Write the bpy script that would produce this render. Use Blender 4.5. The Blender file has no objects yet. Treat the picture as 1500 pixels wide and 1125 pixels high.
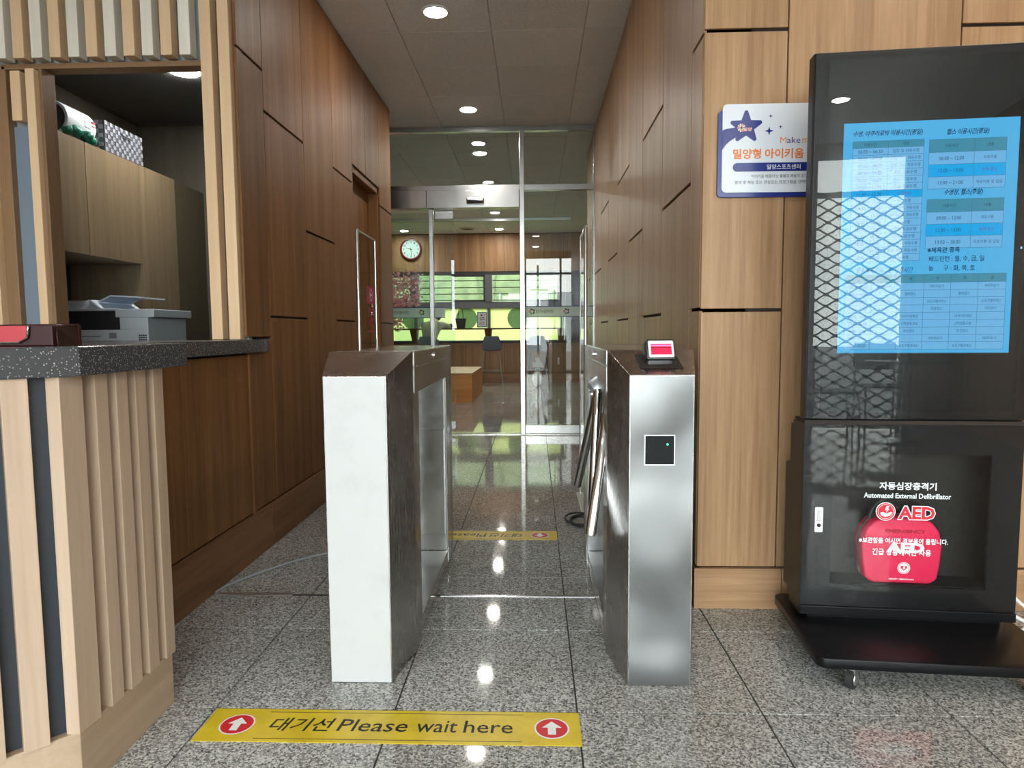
import bpy, bmesh, math, random
from mathutils import Matrix, Vector
random.seed(7)
C = bpy.context.scene.collection
SC = bpy.context.scene
PI = math.pi
R = math.radians

# ------------------------------------------------------------------ camera
def set_camera():
    p, y, r = R(4.5), R(-1.95), R(-0.40)
    B = Matrix(((1, 0, 0), (0, 0, -1), (0, 1, 0)))
    Y = Matrix(((math.cos(y), -math.sin(y), 0), (math.sin(y), math.cos(y), 0), (0, 0, 1)))
    P = Matrix(((1, 0, 0), (0, math.cos(p), -math.sin(p)), (0, math.sin(p), math.cos(p))))
    Q = Matrix(((math.cos(r), -math.sin(r), 0), (math.sin(r), math.cos(r), 0), (0, 0, 1)))
    M = Q @ P @ B @ Y
    cam = bpy.data.cameras.new('camera'); o = bpy.data.objects.new('camera', cam); C.objects.link(o)
    cam.sensor_width = 36; cam.lens = 970 / 1500 * 36; cam.clip_start = .05; cam.clip_end = 200
    W = Matrix((M[0], -M[1], -M[2])).transposed().to_4x4()
    W.translation = (0, 0, 1.0)
    o.matrix_world = W
    SC.camera = o
set_camera()

# ------------------------------------------------------------------ world, light, exposure
SKY = 10.0
def set_world():
    w = bpy.data.worlds.new('sky'); SC.world = w; w.use_nodes = True
    nt = w.node_tree; N = nt.nodes; L = nt.links
    for n in list(N): N.remove(n)
    tc = N.new('ShaderNodeTexCoord')
    mp = N.new('ShaderNodeMapping'); mp.inputs['Scale'].default_value = (1.5, 1.5, 4)
    no = N.new('ShaderNodeTexNoise'); no.inputs['Scale'].default_value = 1.6; no.inputs['Detail'].default_value = 6
    rp = N.new('ShaderNodeValToRGB')
    rp.color_ramp.elements[0].position = .35; rp.color_ramp.elements[0].color = (.80, .86, .97, 1)
    rp.color_ramp.elements[1].position = .65; rp.color_ramp.elements[1].color = (1.0, .985, .96, 1)
    bg = N.new('ShaderNodeBackground'); bg.inputs['Strength'].default_value = SKY
    out = N.new('ShaderNodeOutputWorld')
    L.new(tc.outputs['Generated'], mp.inputs[0]); L.new(mp.outputs[0], no.inputs['Vector'])
    L.new(no.outputs['Fac'], rp.inputs[0]); L.new(rp.outputs[0], bg.inputs[0]); L.new(bg.outputs[0], out.inputs[0])
set_world()
def portal(name, loc, rot, sx, sy):
    l = bpy.data.lights.new(name, 'AREA'); l.shape = 'RECTANGLE'; l.size = sx; l.size_y = sy
    l.cycles.is_portal = True
    o = bpy.data.objects.new(name, l); C.objects.link(o); o.location = loc; o.rotation_euler = rot
# portals sit in the real window openings (sampling guides, they add no light)
portal('portal_entrance', (.15, -3.42, 1.4), (R(-90), 0, PI), 6.2, 2.8)
portal('portal_far', (-1.2, 13.33, 1.5), (R(-90), 0, 0), 6.6, 1.4)
SC.view_settings.view_transform = 'Standard'
SC.view_settings.look = 'None'
SC.view_settings.exposure = 0.78
SC.view_settings.gamma = 1.0
SC.view_settings.use_curve_mapping = False
SC.cycles.use_denoising = True
SC.cycles.max_bounces = 10
SC.cycles.diffuse_bounces = 5
SC.cycles.glossy_bounces = 5
SC.cycles.transparent_max_bounces = 16
SC.cycles.sample_clamp_indirect = 6
SC.cycles.caustics_reflective = False
SC.cycles.caustics_refractive = False
LAMP = 150.0

# ------------------------------------------------------------------ mesh helpers
class MB:
    def __init__(s): s.v = []; s.f = []
    def add(s, v, f):
        n = len(s.v); s.v += [tuple(a) for a in v]; s.f += [tuple(i + n for i in q) for q in f]; return s
    def box(s, x0, x1, y0, y1, z0, z1):
        return s.add([(x0, y0, z0), (x1, y0, z0), (x1, y1, z0), (x0, y1, z0), (x0, y0, z1), (x1, y0, z1), (x1, y1, z1), (x0, y1, z1)],
                     [(0, 3, 2, 1), (4, 5, 6, 7), (0, 1, 5, 4), (1, 2, 6, 5), (2, 3, 7, 6), (3, 0, 4, 7)])
    def hexa(s, a, b):   # two quads (4 pts each)
        return s.add(list(a) + list(b), [(3, 2, 1, 0), (4, 5, 6, 7), (0, 1, 5, 4), (1, 2, 6, 5), (2, 3, 7, 6), (3, 0, 4, 7)])
    def prism(s, poly, z0, z1, ax='z'):
        n = len(poly)
        def P(u, v, w): return (u, v, w) if ax == 'z' else ((u, w, v) if ax == 'y' else (w, u, v))
        vs = [P(u, v, z0) for u, v in poly] + [P(u, v, z1) for u, v in poly]
        fs = [tuple(range(n))[::-1], tuple(range(n, 2 * n))] + [(i, (i + 1) % n, n + (i + 1) % n, n + i) for i in range(n)]
        return s.add(vs, fs)
    def tube(s, pts, r, seg=10, cap=True):
        pts = [Vector(p) for p in pts]; n = len(pts)
        rs = r if isinstance(r, (list, tuple)) else [r] * n
        up = Vector((0, 0, 1)); vs = []; prev = None
        for i, p in enumerate(pts):
            d = (pts[min(i + 1, n - 1)] - pts[max(i - 1, 0)]).normalized()
            if prev is None:
                a = d.cross(up)
                if a.length < .1: a = d.cross(Vector((1, 0, 0)))
            else:
                a = prev - d * prev.dot(d)
            a.normalize(); b = d.cross(a).normalized(); prev = a
            for k in range(seg):
                t = 2 * PI * k / seg
                vs.append(p + (a * math.cos(t) + b * math.sin(t)) * rs[i])
        fs = [(i * seg + k, i * seg + (k + 1) % seg, (i + 1) * seg + (k + 1) % seg, (i + 1) * seg + k) for i in range(n - 1) for k in range(seg)]
        if cap: fs += [tuple(range(seg))[::-1], tuple(range((n - 1) * seg, n * seg))]
        return s.add(vs, fs)
    def lathe(s, prof, seg=24, c=(0, 0, 0), ax='z'):
        vs = []; n = len(prof)
        for r, h in prof:
            for k in range(seg):
                t = 2 * PI * k / seg; u, v = r * math.cos(t), r * math.sin(t)
                q = (u, v, h) if ax == 'z' else ((u, h, v) if ax == 'y' else (h, u, v))
                vs.append((q[0] + c[0], q[1] + c[1], q[2] + c[2]))
        fs = [(i * seg + k, i * seg + (k + 1) % seg, (i + 1) * seg + (k + 1) % seg, (i + 1) * seg + k) for i in range(n - 1) for k in range(seg)]
        fs += [tuple(range(seg))[::-1], tuple(range((n - 1) * seg, n * seg))]
        return s.add(vs, fs)
    def disc(s, c, r, ax='y', seg=32, r2=None):   # flat disc or ring
        def P(u, v): return (c[0] + u, c[1], c[2] + v) if ax == 'y' else ((c[0] + u, c[1] + v, c[2]) if ax == 'z' else (c[0], c[1] + u, c[2] + v))
        o = [P(r * math.cos(2 * PI * k / seg), r * math.sin(2 * PI * k / seg)) for k in range(seg)]
        if r2 is None: return s.add(o, [tuple(range(seg))])
        i_ = [P(r2 * math.cos(2 * PI * k / seg), r2 * math.sin(2 * PI * k / seg)) for k in range(seg)]
        return s.add(o + i_, [(k, (k + 1) % seg, seg + (k + 1) % seg, seg + k) for k in range(seg)])
    def ball(s, c, r, su=12, sv=8, sc=(1, 1, 1)):
        vs = []; fs = []
        for j in range(sv + 1):
            th = PI * j / sv
            for i in range(su):
                ph = 2 * PI * i / su
                vs.append((c[0] + r * sc[0] * math.sin(th) * math.cos(ph), c[1] + r * sc[1] * math.sin(th) * math.sin(ph), c[2] + r * sc[2] * math.cos(th)))
        for j in range(sv):
            for i in range(su):
                fs.append((j * su + i, (j + 1) * su + i, (j + 1) * su + (i + 1) % su, j * su + (i + 1) % su))
        return s.add(vs, fs)
    def quad(s, a, b, c, d): return s.add([a, b, c, d], [(0, 1, 2, 3)])
    def xf(s, M):
        s.v = [tuple(M @ Vector(p)) for p in s.v]; return s

def rrect(x0, x1, y0, y1, r, n=5):
    out = []
    for cx, cy, a0 in ((x1 - r, y1 - r, 0), (x0 + r, y1 - r, 90), (x0 + r, y0 + r, 180), (x1 - r, y0 + r, 270)):
        for k in range(n + 1):
            t = R(a0 + 90 * k / n); out.append((cx + r * math.cos(t), cy + r * math.sin(t)))
    return out

def part(name, mb, mat, parent=None, bevel=0, smooth=False, loc=None, label=None, kind=None, seg=2):
    me = bpy.data.meshes.new(name)
    me.from_pydata(mb.v, [], mb.f)
    bm = bmesh.new(); bm.from_mesh(me)
    bmesh.ops.remove_doubles(bm, verts=bm.verts, dist=1e-6)
    bmesh.ops.recalc_face_normals(bm, faces=bm.faces)
    if bevel:
        ed = [e for e in bm.edges if len(e.link_faces) == 2 and e.calc_face_angle(0) > R(25)]
        bmesh.ops.bevel(bm, geom=ed, offset=bevel, segments=seg, affect='EDGES', profile=.5, clamp_overlap=True)
    bm.to_mesh(me); bm.free()
    if smooth:
        me.polygons.foreach_set('use_smooth', [True] * len(me.polygons))
        try: me.set_sharp_from_angle(angle=R(40))
        except Exception: pass
    if isinstance(mat, (list, tuple)):
        for m in mat: me.materials.append(m)
    else: me.materials.append(mat)
    o = bpy.data.objects.new(name, me); C.objects.link(o)
    if parent: o.parent = parent
    if loc: o.location = loc
    if label: o['label'] = label
    if kind: o['kind'] = kind
    return o
def struct(name, mb, mat, label=None, **k):
    o = part(name, mb, mat, **k); o['kind'] = 'structure'
    if label: o['label'] = label
    return o
def tag(o, label, cat, group=None):
    o['label'] = label; o['category'] = cat
    if group: o['group'] = group
    return o
def thing(name, label, cat, loc=(0, 0, 0), rz=0, group=None):
    o = bpy.data.objects.new(name, None); C.objects.link(o)
    o.empty_display_size = .05; o.location = loc; o.rotation_euler = (0, 0, rz)
    return tag(o, label, cat, group)
def dup(root, loc, rz, label=None, group=None):
    def cp(o, par):
        c = o.copy(); C.objects.link(c); c.parent = par
        for ch in o.children: cp(ch, c)
        return c
    r = cp(root, None); r.location = loc; r.rotation_euler = (0, 0, rz)
    if label: r['label'] = label
    if group: r['group'] = group
    return r
def share(mesh_obj, name, loc, parent):
    o = bpy.data.objects.new(name, mesh_obj.data); C.objects.link(o); o.location = loc; o.parent = parent; return o

# text -> flat mesh, fitted in a box of the (u,v) plane
_tc = {}
def glyphs(body, bold=0.0):
    k = (body, bold)
    if k in _tc: return _tc[k]
    c = bpy.data.curves.new('t', 'FONT'); c.body = body; c.size = 1; c.resolution_u = 2; c.offset = bold; c.fill_mode = 'FRONT'
    o = bpy.data.objects.new('t', c); C.objects.link(o)
    dg = bpy.context.evaluated_depsgraph_get(); dg.update()
    me = bpy.data.meshes.new_from_object(o.evaluated_get(dg))
    v = [(p.co.x, p.co.y) for p in me.vertices]; f = [tuple(q.vertices) for q in me.polygons]
    bpy.data.objects.remove(o); bpy.data.curves.remove(c); bpy.data.meshes.remove(me)
    xs = [a for a, b in v]; ys = [b for a, b in v]
    _tc[k] = (v, f, min(xs), max(xs), min(ys), max(ys)); return _tc[k]
def text(mb, body, u0, u1, v0, v1, P, bold=0.0, shear=0.0, keep=False):
    """fit text into [u0,u1]x[v0,v1]; P(u,v)->xyz. keep: keep aspect by height, centred."""
    v, f, a, b, c, d = glyphs(body, bold)
    sv = (v1 - v0) / (d - c); su = (u1 - u0) / (b - a)
    if keep:
        su = min(su, sv); uo = (u0 + u1) / 2 - su * (b - a) / 2
    else: uo = u0
    h = v1 - v0
    mb.add([P(uo + (x - a) * su + shear * ((y - c) * sv - h / 2), v0 + (y - c) * sv) for x, y in v], f)
    return mb

# ------------------------------------------------------------------ materials
def mat(name, col, rough=.5, metal=0, spec=.5, coat=0, emit=None, es=0, alpha=1, trans=0):
    m = bpy.data.materials.new(name); m.use_nodes = True
    b = m.node_tree.nodes['Principled BSDF']
    b.inputs['Base Color'].default_value = (*col, 1); b.inputs['Roughness'].default_value = rough
    b.inputs['Metallic'].default_value = metal; b.inputs['Specular IOR Level'].default_value = spec
    b.inputs['Coat Weight'].default_value = coat
    if emit: b.inputs['Emission Color'].default_value = (*emit, 1); b.inputs['Emission Strength'].default_value = es
    b.inputs['Alpha'].default_value = alpha
    b.inputs['Transmission Weight'].default_value = trans
    return m
def nodes(m): return m.node_tree.nodes, m.node_tree.links, m.node_tree.nodes['Principled BSDF']
def noisy(m, c1, c2, scale=(1, 1, 1), ns=10, detail=5, lo=.3, hi=.7, bump=0, coords='pos', rvar=0, mult=None, dist=0):
    N, L, b = nodes(m)
    if coords == 'pos': src = N.new('ShaderNodeNewGeometry').outputs['Position']
    else: src = N.new('ShaderNodeTexCoord').outputs['Object']
    oi = N.new('ShaderNodeObjectInfo')
    va = N.new('ShaderNodeVectorMath'); va.operation = 'ADD'
    sc_ = N.new('ShaderNodeVectorMath'); sc_.operation = 'SCALE'; sc_.inputs[0].default_value = (13.1, 7.7, 5.3)
    L.new(oi.outputs['Random'], sc_.inputs['Scale'])
    L.new(src, va.inputs[0]); L.new(sc_.outputs[0], va.inputs[1])
    mp = N.new('ShaderNodeMapping'); mp.inputs['Scale'].default_value = scale; L.new(va.outputs[0], mp.inputs[0])
    n1 = N.new('ShaderNodeTexNoise'); n1.inputs['Scale'].default_value = ns; n1.inputs['Detail'].default_value = detail
    n1.inputs['Distortion'].default_value = dist
    n1.inputs['Roughness'].default_value = .65
    L.new(mp.outputs[0], n1.inputs['Vector'])
    rp = N.new('ShaderNodeValToRGB'); rp.color_ramp.elements[0].position = lo; rp.color_ramp.elements[1].position = hi
    rp.color_ramp.elements[0].color = (*c1, 1); rp.color_ramp.elements[1].color = (*c2, 1)
    L.new(n1.outputs['Fac'], rp.inputs[0])
    out = rp.outputs[0]
    if rvar:
        hs = N.new('ShaderNodeHueSaturation'); mr = N.new('ShaderNodeMapRange')
        mr.inputs['To Min'].default_value = 1 - rvar; mr.inputs['To Max'].default_value = 1 + rvar
        L.new(oi.outputs['Random'], mr.inputs['Value']); L.new(mr.outputs[0], hs.inputs['Value']); L.new(out, hs.inputs['Color']); out = hs.outputs[0]
    L.new(out, b.inputs['Base Color'])
    if bump:
        bp = N.new('ShaderNodeBump'); bp.inputs['Strength'].default_value = bump; bp.inputs['Distance'].default_value = .002
        L.new(n1.outputs['Fac'], bp.inputs['Height']); L.new(bp.outputs[0], b.inputs['Normal'])
    return m
def wood(name, c1, c2, axis='z', rough=.4, rvar=.06, fine=70, coords='pos', spec=.28):
    m = mat(name, c2, rough, spec=spec); N, L, b = nodes(m)
    s = {'z': (1, 1, .035), 'x': (.035, 1, 1), 'y': (1, .035, 1)}[axis]
    noisy(m, c1, c2, s, fine, 7, .34, .68, .12, coords, rvar)
    # broad figure
    n1 = [n for n in N if n.type == 'TEX_NOISE'][0]; mp = [n for n in N if n.type == 'MAPPING'][0]
    n2 = N.new('ShaderNodeTexNoise'); n2.inputs['Scale'].default_value = fine / 7; n2.inputs['Detail'].default_value = 3; n2.inputs['Distortion'].default_value = .6
    L.new(mp.outputs[0], n2.inputs['Vector'])
    ad = N.new('ShaderNodeMath'); ad.operation = 'ADD'; mu = N.new('ShaderNodeMath'); mu.operation = 'MULTIPLY'; mu.inputs[1].default_value = .5
    L.new(n1.outputs['Fac'], ad.inputs[0]); L.new(n2.outputs['Fac'], ad.inputs[1]); L.new(ad.outputs[0], mu.inputs[0])
    rp = [n for n in N if n.type == 'VALTORGB'][0]; L.new(mu.outputs[0], rp.inputs[0])
    return m
def glass(name, tint=(.93, .97, .95), ior=1.75):
    m = bpy.data.materials.new(name); m.use_nodes = True; N, L = m.node_tree.nodes, m.node_tree.links
    for n in list(N): N.remove(n)
    fr = N.new('ShaderNodeFresnel'); fr.inputs['IOR'].default_value = ior
    tr = N.new('ShaderNodeBsdfTransparent'); tr.inputs[0].default_value = (*tint, 1)
    gl = N.new('ShaderNodeBsdfGlossy'); gl.inputs['Roughness'].default_value = .0; gl.inputs['Color'].default_value = (1, 1, 1, 1)
    mx = N.new('ShaderNodeMixShader'); o = N.new('ShaderNodeOutputMaterial')
    ge = N.new('ShaderNodeNewGeometry'); iv = N.new('ShaderNodeMath'); iv.operation = 'SUBTRACT'; iv.inputs[0].default_value = 1
    mu = N.new('ShaderNodeMath'); mu.operation = 'MULTIPLY'          # reflect on the outer faces only (no internal reflection in a thin sheet)
    L.new(ge.outputs['Backfacing'], iv.inputs[1]); L.new(iv.outputs[0], mu.inputs[0]); L.new(fr.outputs[0], mu.inputs[1])
    L.new(mu.outputs[0], mx.inputs[0]); L.new(tr.outputs[0], mx.inputs[1]); L.new(gl.outputs[0], mx.inputs[2]); L.new(mx.outputs[0], o.inputs[0])
    return m
def film(name, col, through, tcol=(1, 1, 1), mode='diff'):
    """thin printed / frosted film: part diffuse+translucent, part clear"""
    m = bpy.data.materials.new(name); m.use_nodes = True; N, L = m.node_tree.nodes, m.node_tree.links
    for n in list(N): N.remove(n)
    tr = N.new('ShaderNodeBsdfTransparent'); tr.inputs[0].default_value = (*tcol, 1)
    df = N.new('ShaderNodeBsdfDiffuse'); df.inputs[0].default_value = (*col, 1)
    tl = N.new('ShaderNodeBsdfTranslucent'); tl.inputs[0].default_value = (*col, 1)
    m1 = N.new('ShaderNodeMixShader'); m1.inputs[0].default_value = .5
    mx = N.new('ShaderNodeMixShader'); mx.inputs[0].default_value = through
    o = N.new('ShaderNodeOutputMaterial')
    L.new(df.outputs[0], m1.inputs[1]); L.new(tl.outputs[0], m1.inputs[2]); L.new(m1.outputs[0], mx.inputs[1]); L.new(tr.outputs[0], mx.inputs[2]); L.new(mx.outputs[0], o.inputs[0])
    return m
def steel(name, col=(.62, .61, .6), rough=.22, axis='z', aniso=0):
    m = mat(name, col, rough, 1.0); N, L, b = nodes(m)
    g = N.new('ShaderNodeNewGeometry'); mp = N.new('ShaderNodeMapping')
    mp.inputs['Scale'].default_value = {'z': (1, 1, .02), 'x': (.02, 1, 1), 'y': (1, .02, 1)}[axis]
    n1 = N.new('ShaderNodeTexNoise'); n1.inputs['Scale'].default_value = 260; n1.inputs['Detail'].default_value = 3
    n2 = N.new('ShaderNodeTexNoise'); n2.inputs['Scale'].default_value = 7; n2.inputs['Detail'].default_value = 4
    L.new(g.outputs['Position'], mp.inputs[0]); L.new(mp.outputs[0], n1.inputs['Vector']); L.new(g.outputs['Position'], n2.inputs['Vector'])
    ad = N.new('ShaderNodeMath'); ad.operation = 'MULTIPLY_ADD'; ad.inputs[1].default_value = .06; ad.inputs[2].default_value = rough - .05
    mr = N.new('ShaderNodeMath'); mr.operation = 'MULTIPLY'
    L.new(n1.outputs['Fac'], ad.inputs[0])
    a2 = N.new('ShaderNodeMath'); a2.operation = 'MULTIPLY_ADD'; a2.inputs[1].default_value = .1; L.new(n2.outputs['Fac'], a2.inputs[0]); L.new(ad.outputs[0], a2.inputs[2])
    L.new(a2.outputs[0], b.inputs['Roughness'])
    return m

M = {}
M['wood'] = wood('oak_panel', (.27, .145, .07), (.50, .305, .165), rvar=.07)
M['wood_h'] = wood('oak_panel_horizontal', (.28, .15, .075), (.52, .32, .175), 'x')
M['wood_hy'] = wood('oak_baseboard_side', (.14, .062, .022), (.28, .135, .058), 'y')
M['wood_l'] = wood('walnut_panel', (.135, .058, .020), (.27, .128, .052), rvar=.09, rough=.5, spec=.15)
M['maple'] = wood('maple_slat', (.38, .27, .19), (.52, .39, .29), rough=.45, rvar=.04, fine=45)
M['maple_h'] = wood('maple_plinth', (.37, .265, .18), (.49, .37, .27), 'y', fine=45)
M['maple_p'] = wood('pale_maple_slat', (.70, .66, .58), (.85, .82, .74), rough=.45, rvar=.04, fine=45)
M['maple_o'] = wood('honey_maple_slat', (.66, .45, .27), (.80, .58, .37), rough=.45, rvar=.04, fine=45)
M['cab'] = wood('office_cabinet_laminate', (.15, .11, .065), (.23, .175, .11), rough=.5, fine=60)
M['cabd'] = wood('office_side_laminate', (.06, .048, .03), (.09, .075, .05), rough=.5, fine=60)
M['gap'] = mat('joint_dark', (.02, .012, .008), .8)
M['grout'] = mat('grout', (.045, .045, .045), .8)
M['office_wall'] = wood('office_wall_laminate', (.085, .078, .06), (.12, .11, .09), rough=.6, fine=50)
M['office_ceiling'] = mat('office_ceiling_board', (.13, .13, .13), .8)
M['steel'] = steel('stainless', (.44, .435, .43))
M['steel_h'] = steel('stainless_horizontal', (.46, .455, .45), rough=.2, axis='x')
M['mirror'] = steel('polished_stainless', (.66, .66, .65), .12)
M['chrome'] = mat('chrome', (.75, .75, .76), .07, 1)
M['alu'] = mat('aluminium', (.75, .76, .78), .3, 1)
M['face_grey'] = steel('brushed_front', (.22, .222, .225), .30)
def dents(m):
    N, L, b = nodes(m); g = N.new('ShaderNodeNewGeometry'); n = N.new('ShaderNodeTexNoise'); n.inputs['Scale'].default_value = 3.2; n.inputs['Detail'].default_value = 1
    bp = N.new('ShaderNodeBump'); bp.inputs['Strength'].default_value = 1; bp.inputs['Distance'].default_value = .05
    L.new(g.outputs['Position'], n.inputs['Vector']); L.new(n.outputs['Fac'], bp.inputs['Height']); L.new(bp.outputs[0], b.inputs['Normal'])
dents(M['face_grey'])
M['face_white'] = noisy(mat('white_coated_front', (.8, .8, .8), .38), (.465, .463, .465), (.50, .50, .503), (1, 1, 1), 9, 5, .3, .5)
M['black'] = mat('black_powder_coat', (.005, .005, .006), .35, spec=.2)
M['black_side'] = mat('black_powder_coat_side', (.012, .010, .009), .42, spec=.3)
M['blackglossy'] = mat('black_gloss', (.01, .01, .012), .08, spec=.6)
M['display'] = mat('display_off_area', (.007, .008, .009), .25, spec=.25)
M['glass'] = glass('clear_glass')
M['glass_g'] = glass('greenish_float_glass', (.90, .95, .93), 1.62)
M['kglass'] = glass('kiosk_cover_glass', (.97, .98, .98), 1.42)
M['acryl'] = glass('acrylic', (.93, .95, .95), 1.4)
M['rubber'] = mat('black_rubber', (.02, .02, .02), .6)
M['white'] = mat('white_plastic', (.8, .8, .8), .4)
M['lamp'] = mat('lamp_diffuser', (.9, .9, .9), .5, emit=(1, .95, .87), es=LAMP)
M['lampring'] = mat('lamp_ring', (.8, .8, .78), .5)
M['frame_grey'] = mat('grey_window_frame', (.16, .17, .19), .45)
M['frame_dk'] = mat('dark_window_frame', (.05, .055, .06), .45)

def granite():
    m = mat('grey_granite', (.3, .3, .3), .16, spec=.38); N, L, b = nodes(m)
    g = N.new('ShaderNodeNewGeometry')
    v = N.new('ShaderNodeTexVoronoi'); v.inputs['Scale'].default_value = 210; L.new(g.outputs['Position'], v.inputs['Vector'])
    n = N.new('ShaderNodeTexNoise'); n.inputs['Scale'].default_value = 150; n.inputs['Detail'].default_value = 4; n.inputs['Roughness'].default_value = .8; L.new(g.outputs['Position'], n.inputs['Vector'])
    sp = N.new('ShaderNodeSeparateColor'); L.new(v.outputs['Color'], sp.inputs[0])
    ad = N.new('ShaderNodeMath'); ad.operation = 'MULTIPLY_ADD'; ad.inputs[1].default_value = .55; L.new(sp.outputs[0], ad.inputs[0]); L.new(n.outputs['Fac'], ad.inputs[2])
    rp = N.new('ShaderNodeValToRGB'); cr = rp.color_ramp
    cr.elements[0].position = .42; cr.elements[0].color = (.035, .036, .038, 1)
    cr.elements[1].position = 1.0; cr.elements[1].color = (.62, .62, .60, 1)
    e = cr.elements.new(.58); e.color = (.19, .19, .187, 1)
    e = cr.elements.new(.8); e.color = (.36, .36, .35, 1)
    L.new(ad.outputs[0], rp.inputs[0])
    # worn, slightly browner patches
    n2 = N.new('ShaderNodeTexNoise'); n2.inputs['Scale'].default_value = 2.2; n2.inputs['Detail'].default_value = 5; L.new(g.outputs['Position'], n2.inputs['Vector'])
    r2 = N.new('ShaderNodeValToRGB'); r2.color_ramp.elements[0].position = .4; r2.color_ramp.elements[0].color = (.86, .84, .80, 1); r2.color_ramp.elements[1].position = .65; r2.color_ramp.elements[1].color = (1, 1, 1, 1)
    L.new(n2.outputs['Fac'], r2.inputs[0])
    mx = N.new('ShaderNodeMix'); mx.data_type = 'RGBA'; mx.blend_type = 'MULTIPLY'; mx.inputs[0].default_value = 1
    L.new(rp.outputs[0], mx.inputs[6]); L.new(r2.outputs[0], mx.inputs[7]); 
    oi = N.new('ShaderNodeObjectInfo'); mr = N.new('ShaderNodeMapRange'); mr.inputs['To Min'].default_value = .93; mr.inputs['To Max'].default_value = 1.07
    L.new(oi.outputs['Random'], mr.inputs['Value'])
    hs = N.new('ShaderNodeHueSaturation'); L.new(mx.outputs[2], hs.inputs['Color']); L.new(mr.outputs[0], hs.inputs['Value'])
    L.new(hs.outputs[0], b.inputs['Base Color'])
    r3 = N.new('ShaderNodeMapRange'); r3.inputs['To Min'].default_value = .03; r3.inputs['To Max'].default_value = .075
    L.new(n2.outputs['Fac'], r3.inputs['Value']); L.new(r3.outputs[0], b.inputs['Roughness'])
    return m
M['granite'] = granite()
M['ctile'] = noisy(mat('ceiling_tile', (.5, .5, .5), .75, spec=.2), (.68, .70, .72), (.90, .925, .95), (1, 1, 1), 160, 5, .38, .62, .25, rvar=.03)
M['tgrid'] = mat('ceiling_grid', (.55, .54, .5), .5)
def terrazzo():
    m = mat('charcoal_solid_surface', (.06, .062, .068), .22, spec=.5); N, L, b = nodes(m)
    g = N.new('ShaderNodeNewGeometry'); v = N.new('ShaderNodeTexVoronoi'); v.inputs['Scale'].default_value = 330; L.new(g.outputs['Position'], v.inputs['Vector'])
    sp = N.new('ShaderNodeSeparateColor'); L.new(v.outputs['Color'], sp.inputs[0])
    lt = N.new('ShaderNodeMath'); lt.operation = 'LESS_THAN'; lt.inputs[1].default_value = .42; L.new(v.outputs['Distance'], lt.inputs[0])
    gt = N.new('ShaderNodeMath'); gt.operation = 'GREATER_THAN'; gt.inputs[1].default_value = .84; L.new(sp.outputs[0], gt.inputs[0])
    mu = N.new('ShaderNodeMath'); mu.operation = 'MULTIPLY'; L.new(lt.outputs[0], mu.inputs[0]); L.new(gt.outputs[0], mu.inputs[1])
    mx = N.new('ShaderNodeMix'); mx.data_type = 'RGBA'; mx.inputs[6].default_value = (.050, .053, .060, 1); mx.inputs[7].default_value = (.34, .34, .33, 1)
    L.new(mu.outputs[0], mx.inputs[0]); L.new(mx.outputs[2], b.inputs['Base Color'])
    return m
M['counter'] = terrazzo()

# ================================================================== SETTING
XL, XR, YF, YG, ZC = -1.25, .58, 2.35, 6.42, 2.93
YB, YE = -3.40, 13.2          # entrance wall behind the camera, far wall of the cafe
# ---- floor
fl = struct('floor', MB().box(-4.6, 3.5, YB - .1, YE + .1, -.06, -.004), M['grout'], label='grey granite tile floor running down the passage')
tx0, tpx, ty0, tpy = -.859, .484, 1.676, .4785
g = .0022
tile0 = MB().box(g, tpx - g, g, tpy - g, -.02, 0)
t0 = part('floor_tile', tile0, M['granite'], fl, bevel=.001, seg=1); t0.location = (tx0, ty0, 0)
rest = MB()
for i in range(-8, 9):
    for j in range(-11, 25):
        x, y = tx0 + i * tpx, ty0 + j * tpy
        if x > 3.4 or x + tpx < -4.6 or y > YE - .05: continue
        if i == 0 and j == 0: continue
        near = (y > .95 and y < 9.4) and ((y < 2.2 and -1.4 < x < 1.7) or (2.2 <= y < 6.2 and -1.8 < x < .6) or (y >= 6.2 and -2.4 < x < .9))
        if near: share(t0, 'floor_tile', (x, y, 0), fl)
        else:
            x1, y1 = min(x + tpx, 3.5), min(y + tpy, YE)
            rest.box(x + g, x1 - g, y + g, y1 - g, -.02, 0)
part('floor_tile', rest, M['granite'], fl, kind='stuff')
# ---- ceiling
ce = struct('ceiling', MB().box(-4.6, 3.5, YB - .1, YE + .1, ZC + .012, ZC + .08), M['tgrid'], label='grey suspended ceiling of square speckled tiles')
cx0, cpx, cy0, cpy = -.86, .594, 4.41, .583
g2 = .003
c0 = part('ceiling_tile', MB().box(g2, cpx - g2, g2, cpy - g2, 0, .012), M['ctile'], ce, bevel=.0015, seg=1); c0.location = (cx0, cy0, ZC)
rest = MB()
for i in range(-7, 8):
    for j in range(-14, 16):
        x, y = cx0 + i * cpx, cy0 + j * cpy
        if i == 0 and j == 0 or y > YE - .1 or x > 3.4 or y + cpy < YB: continue
        near = 3.0 < y < 9.5 and -1.6 < x < .9
        if near: share(c0, 'ceiling_tile', (x, y, ZC), ce)
        else: rest.box(x + g2, min(x + cpx, 3.5) - g2, y + g2, min(y + cpy, YE) - g2, ZC, ZC + .012)
part('ceiling_tile', rest, M['ctile'], ce, kind='stuff')

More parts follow.
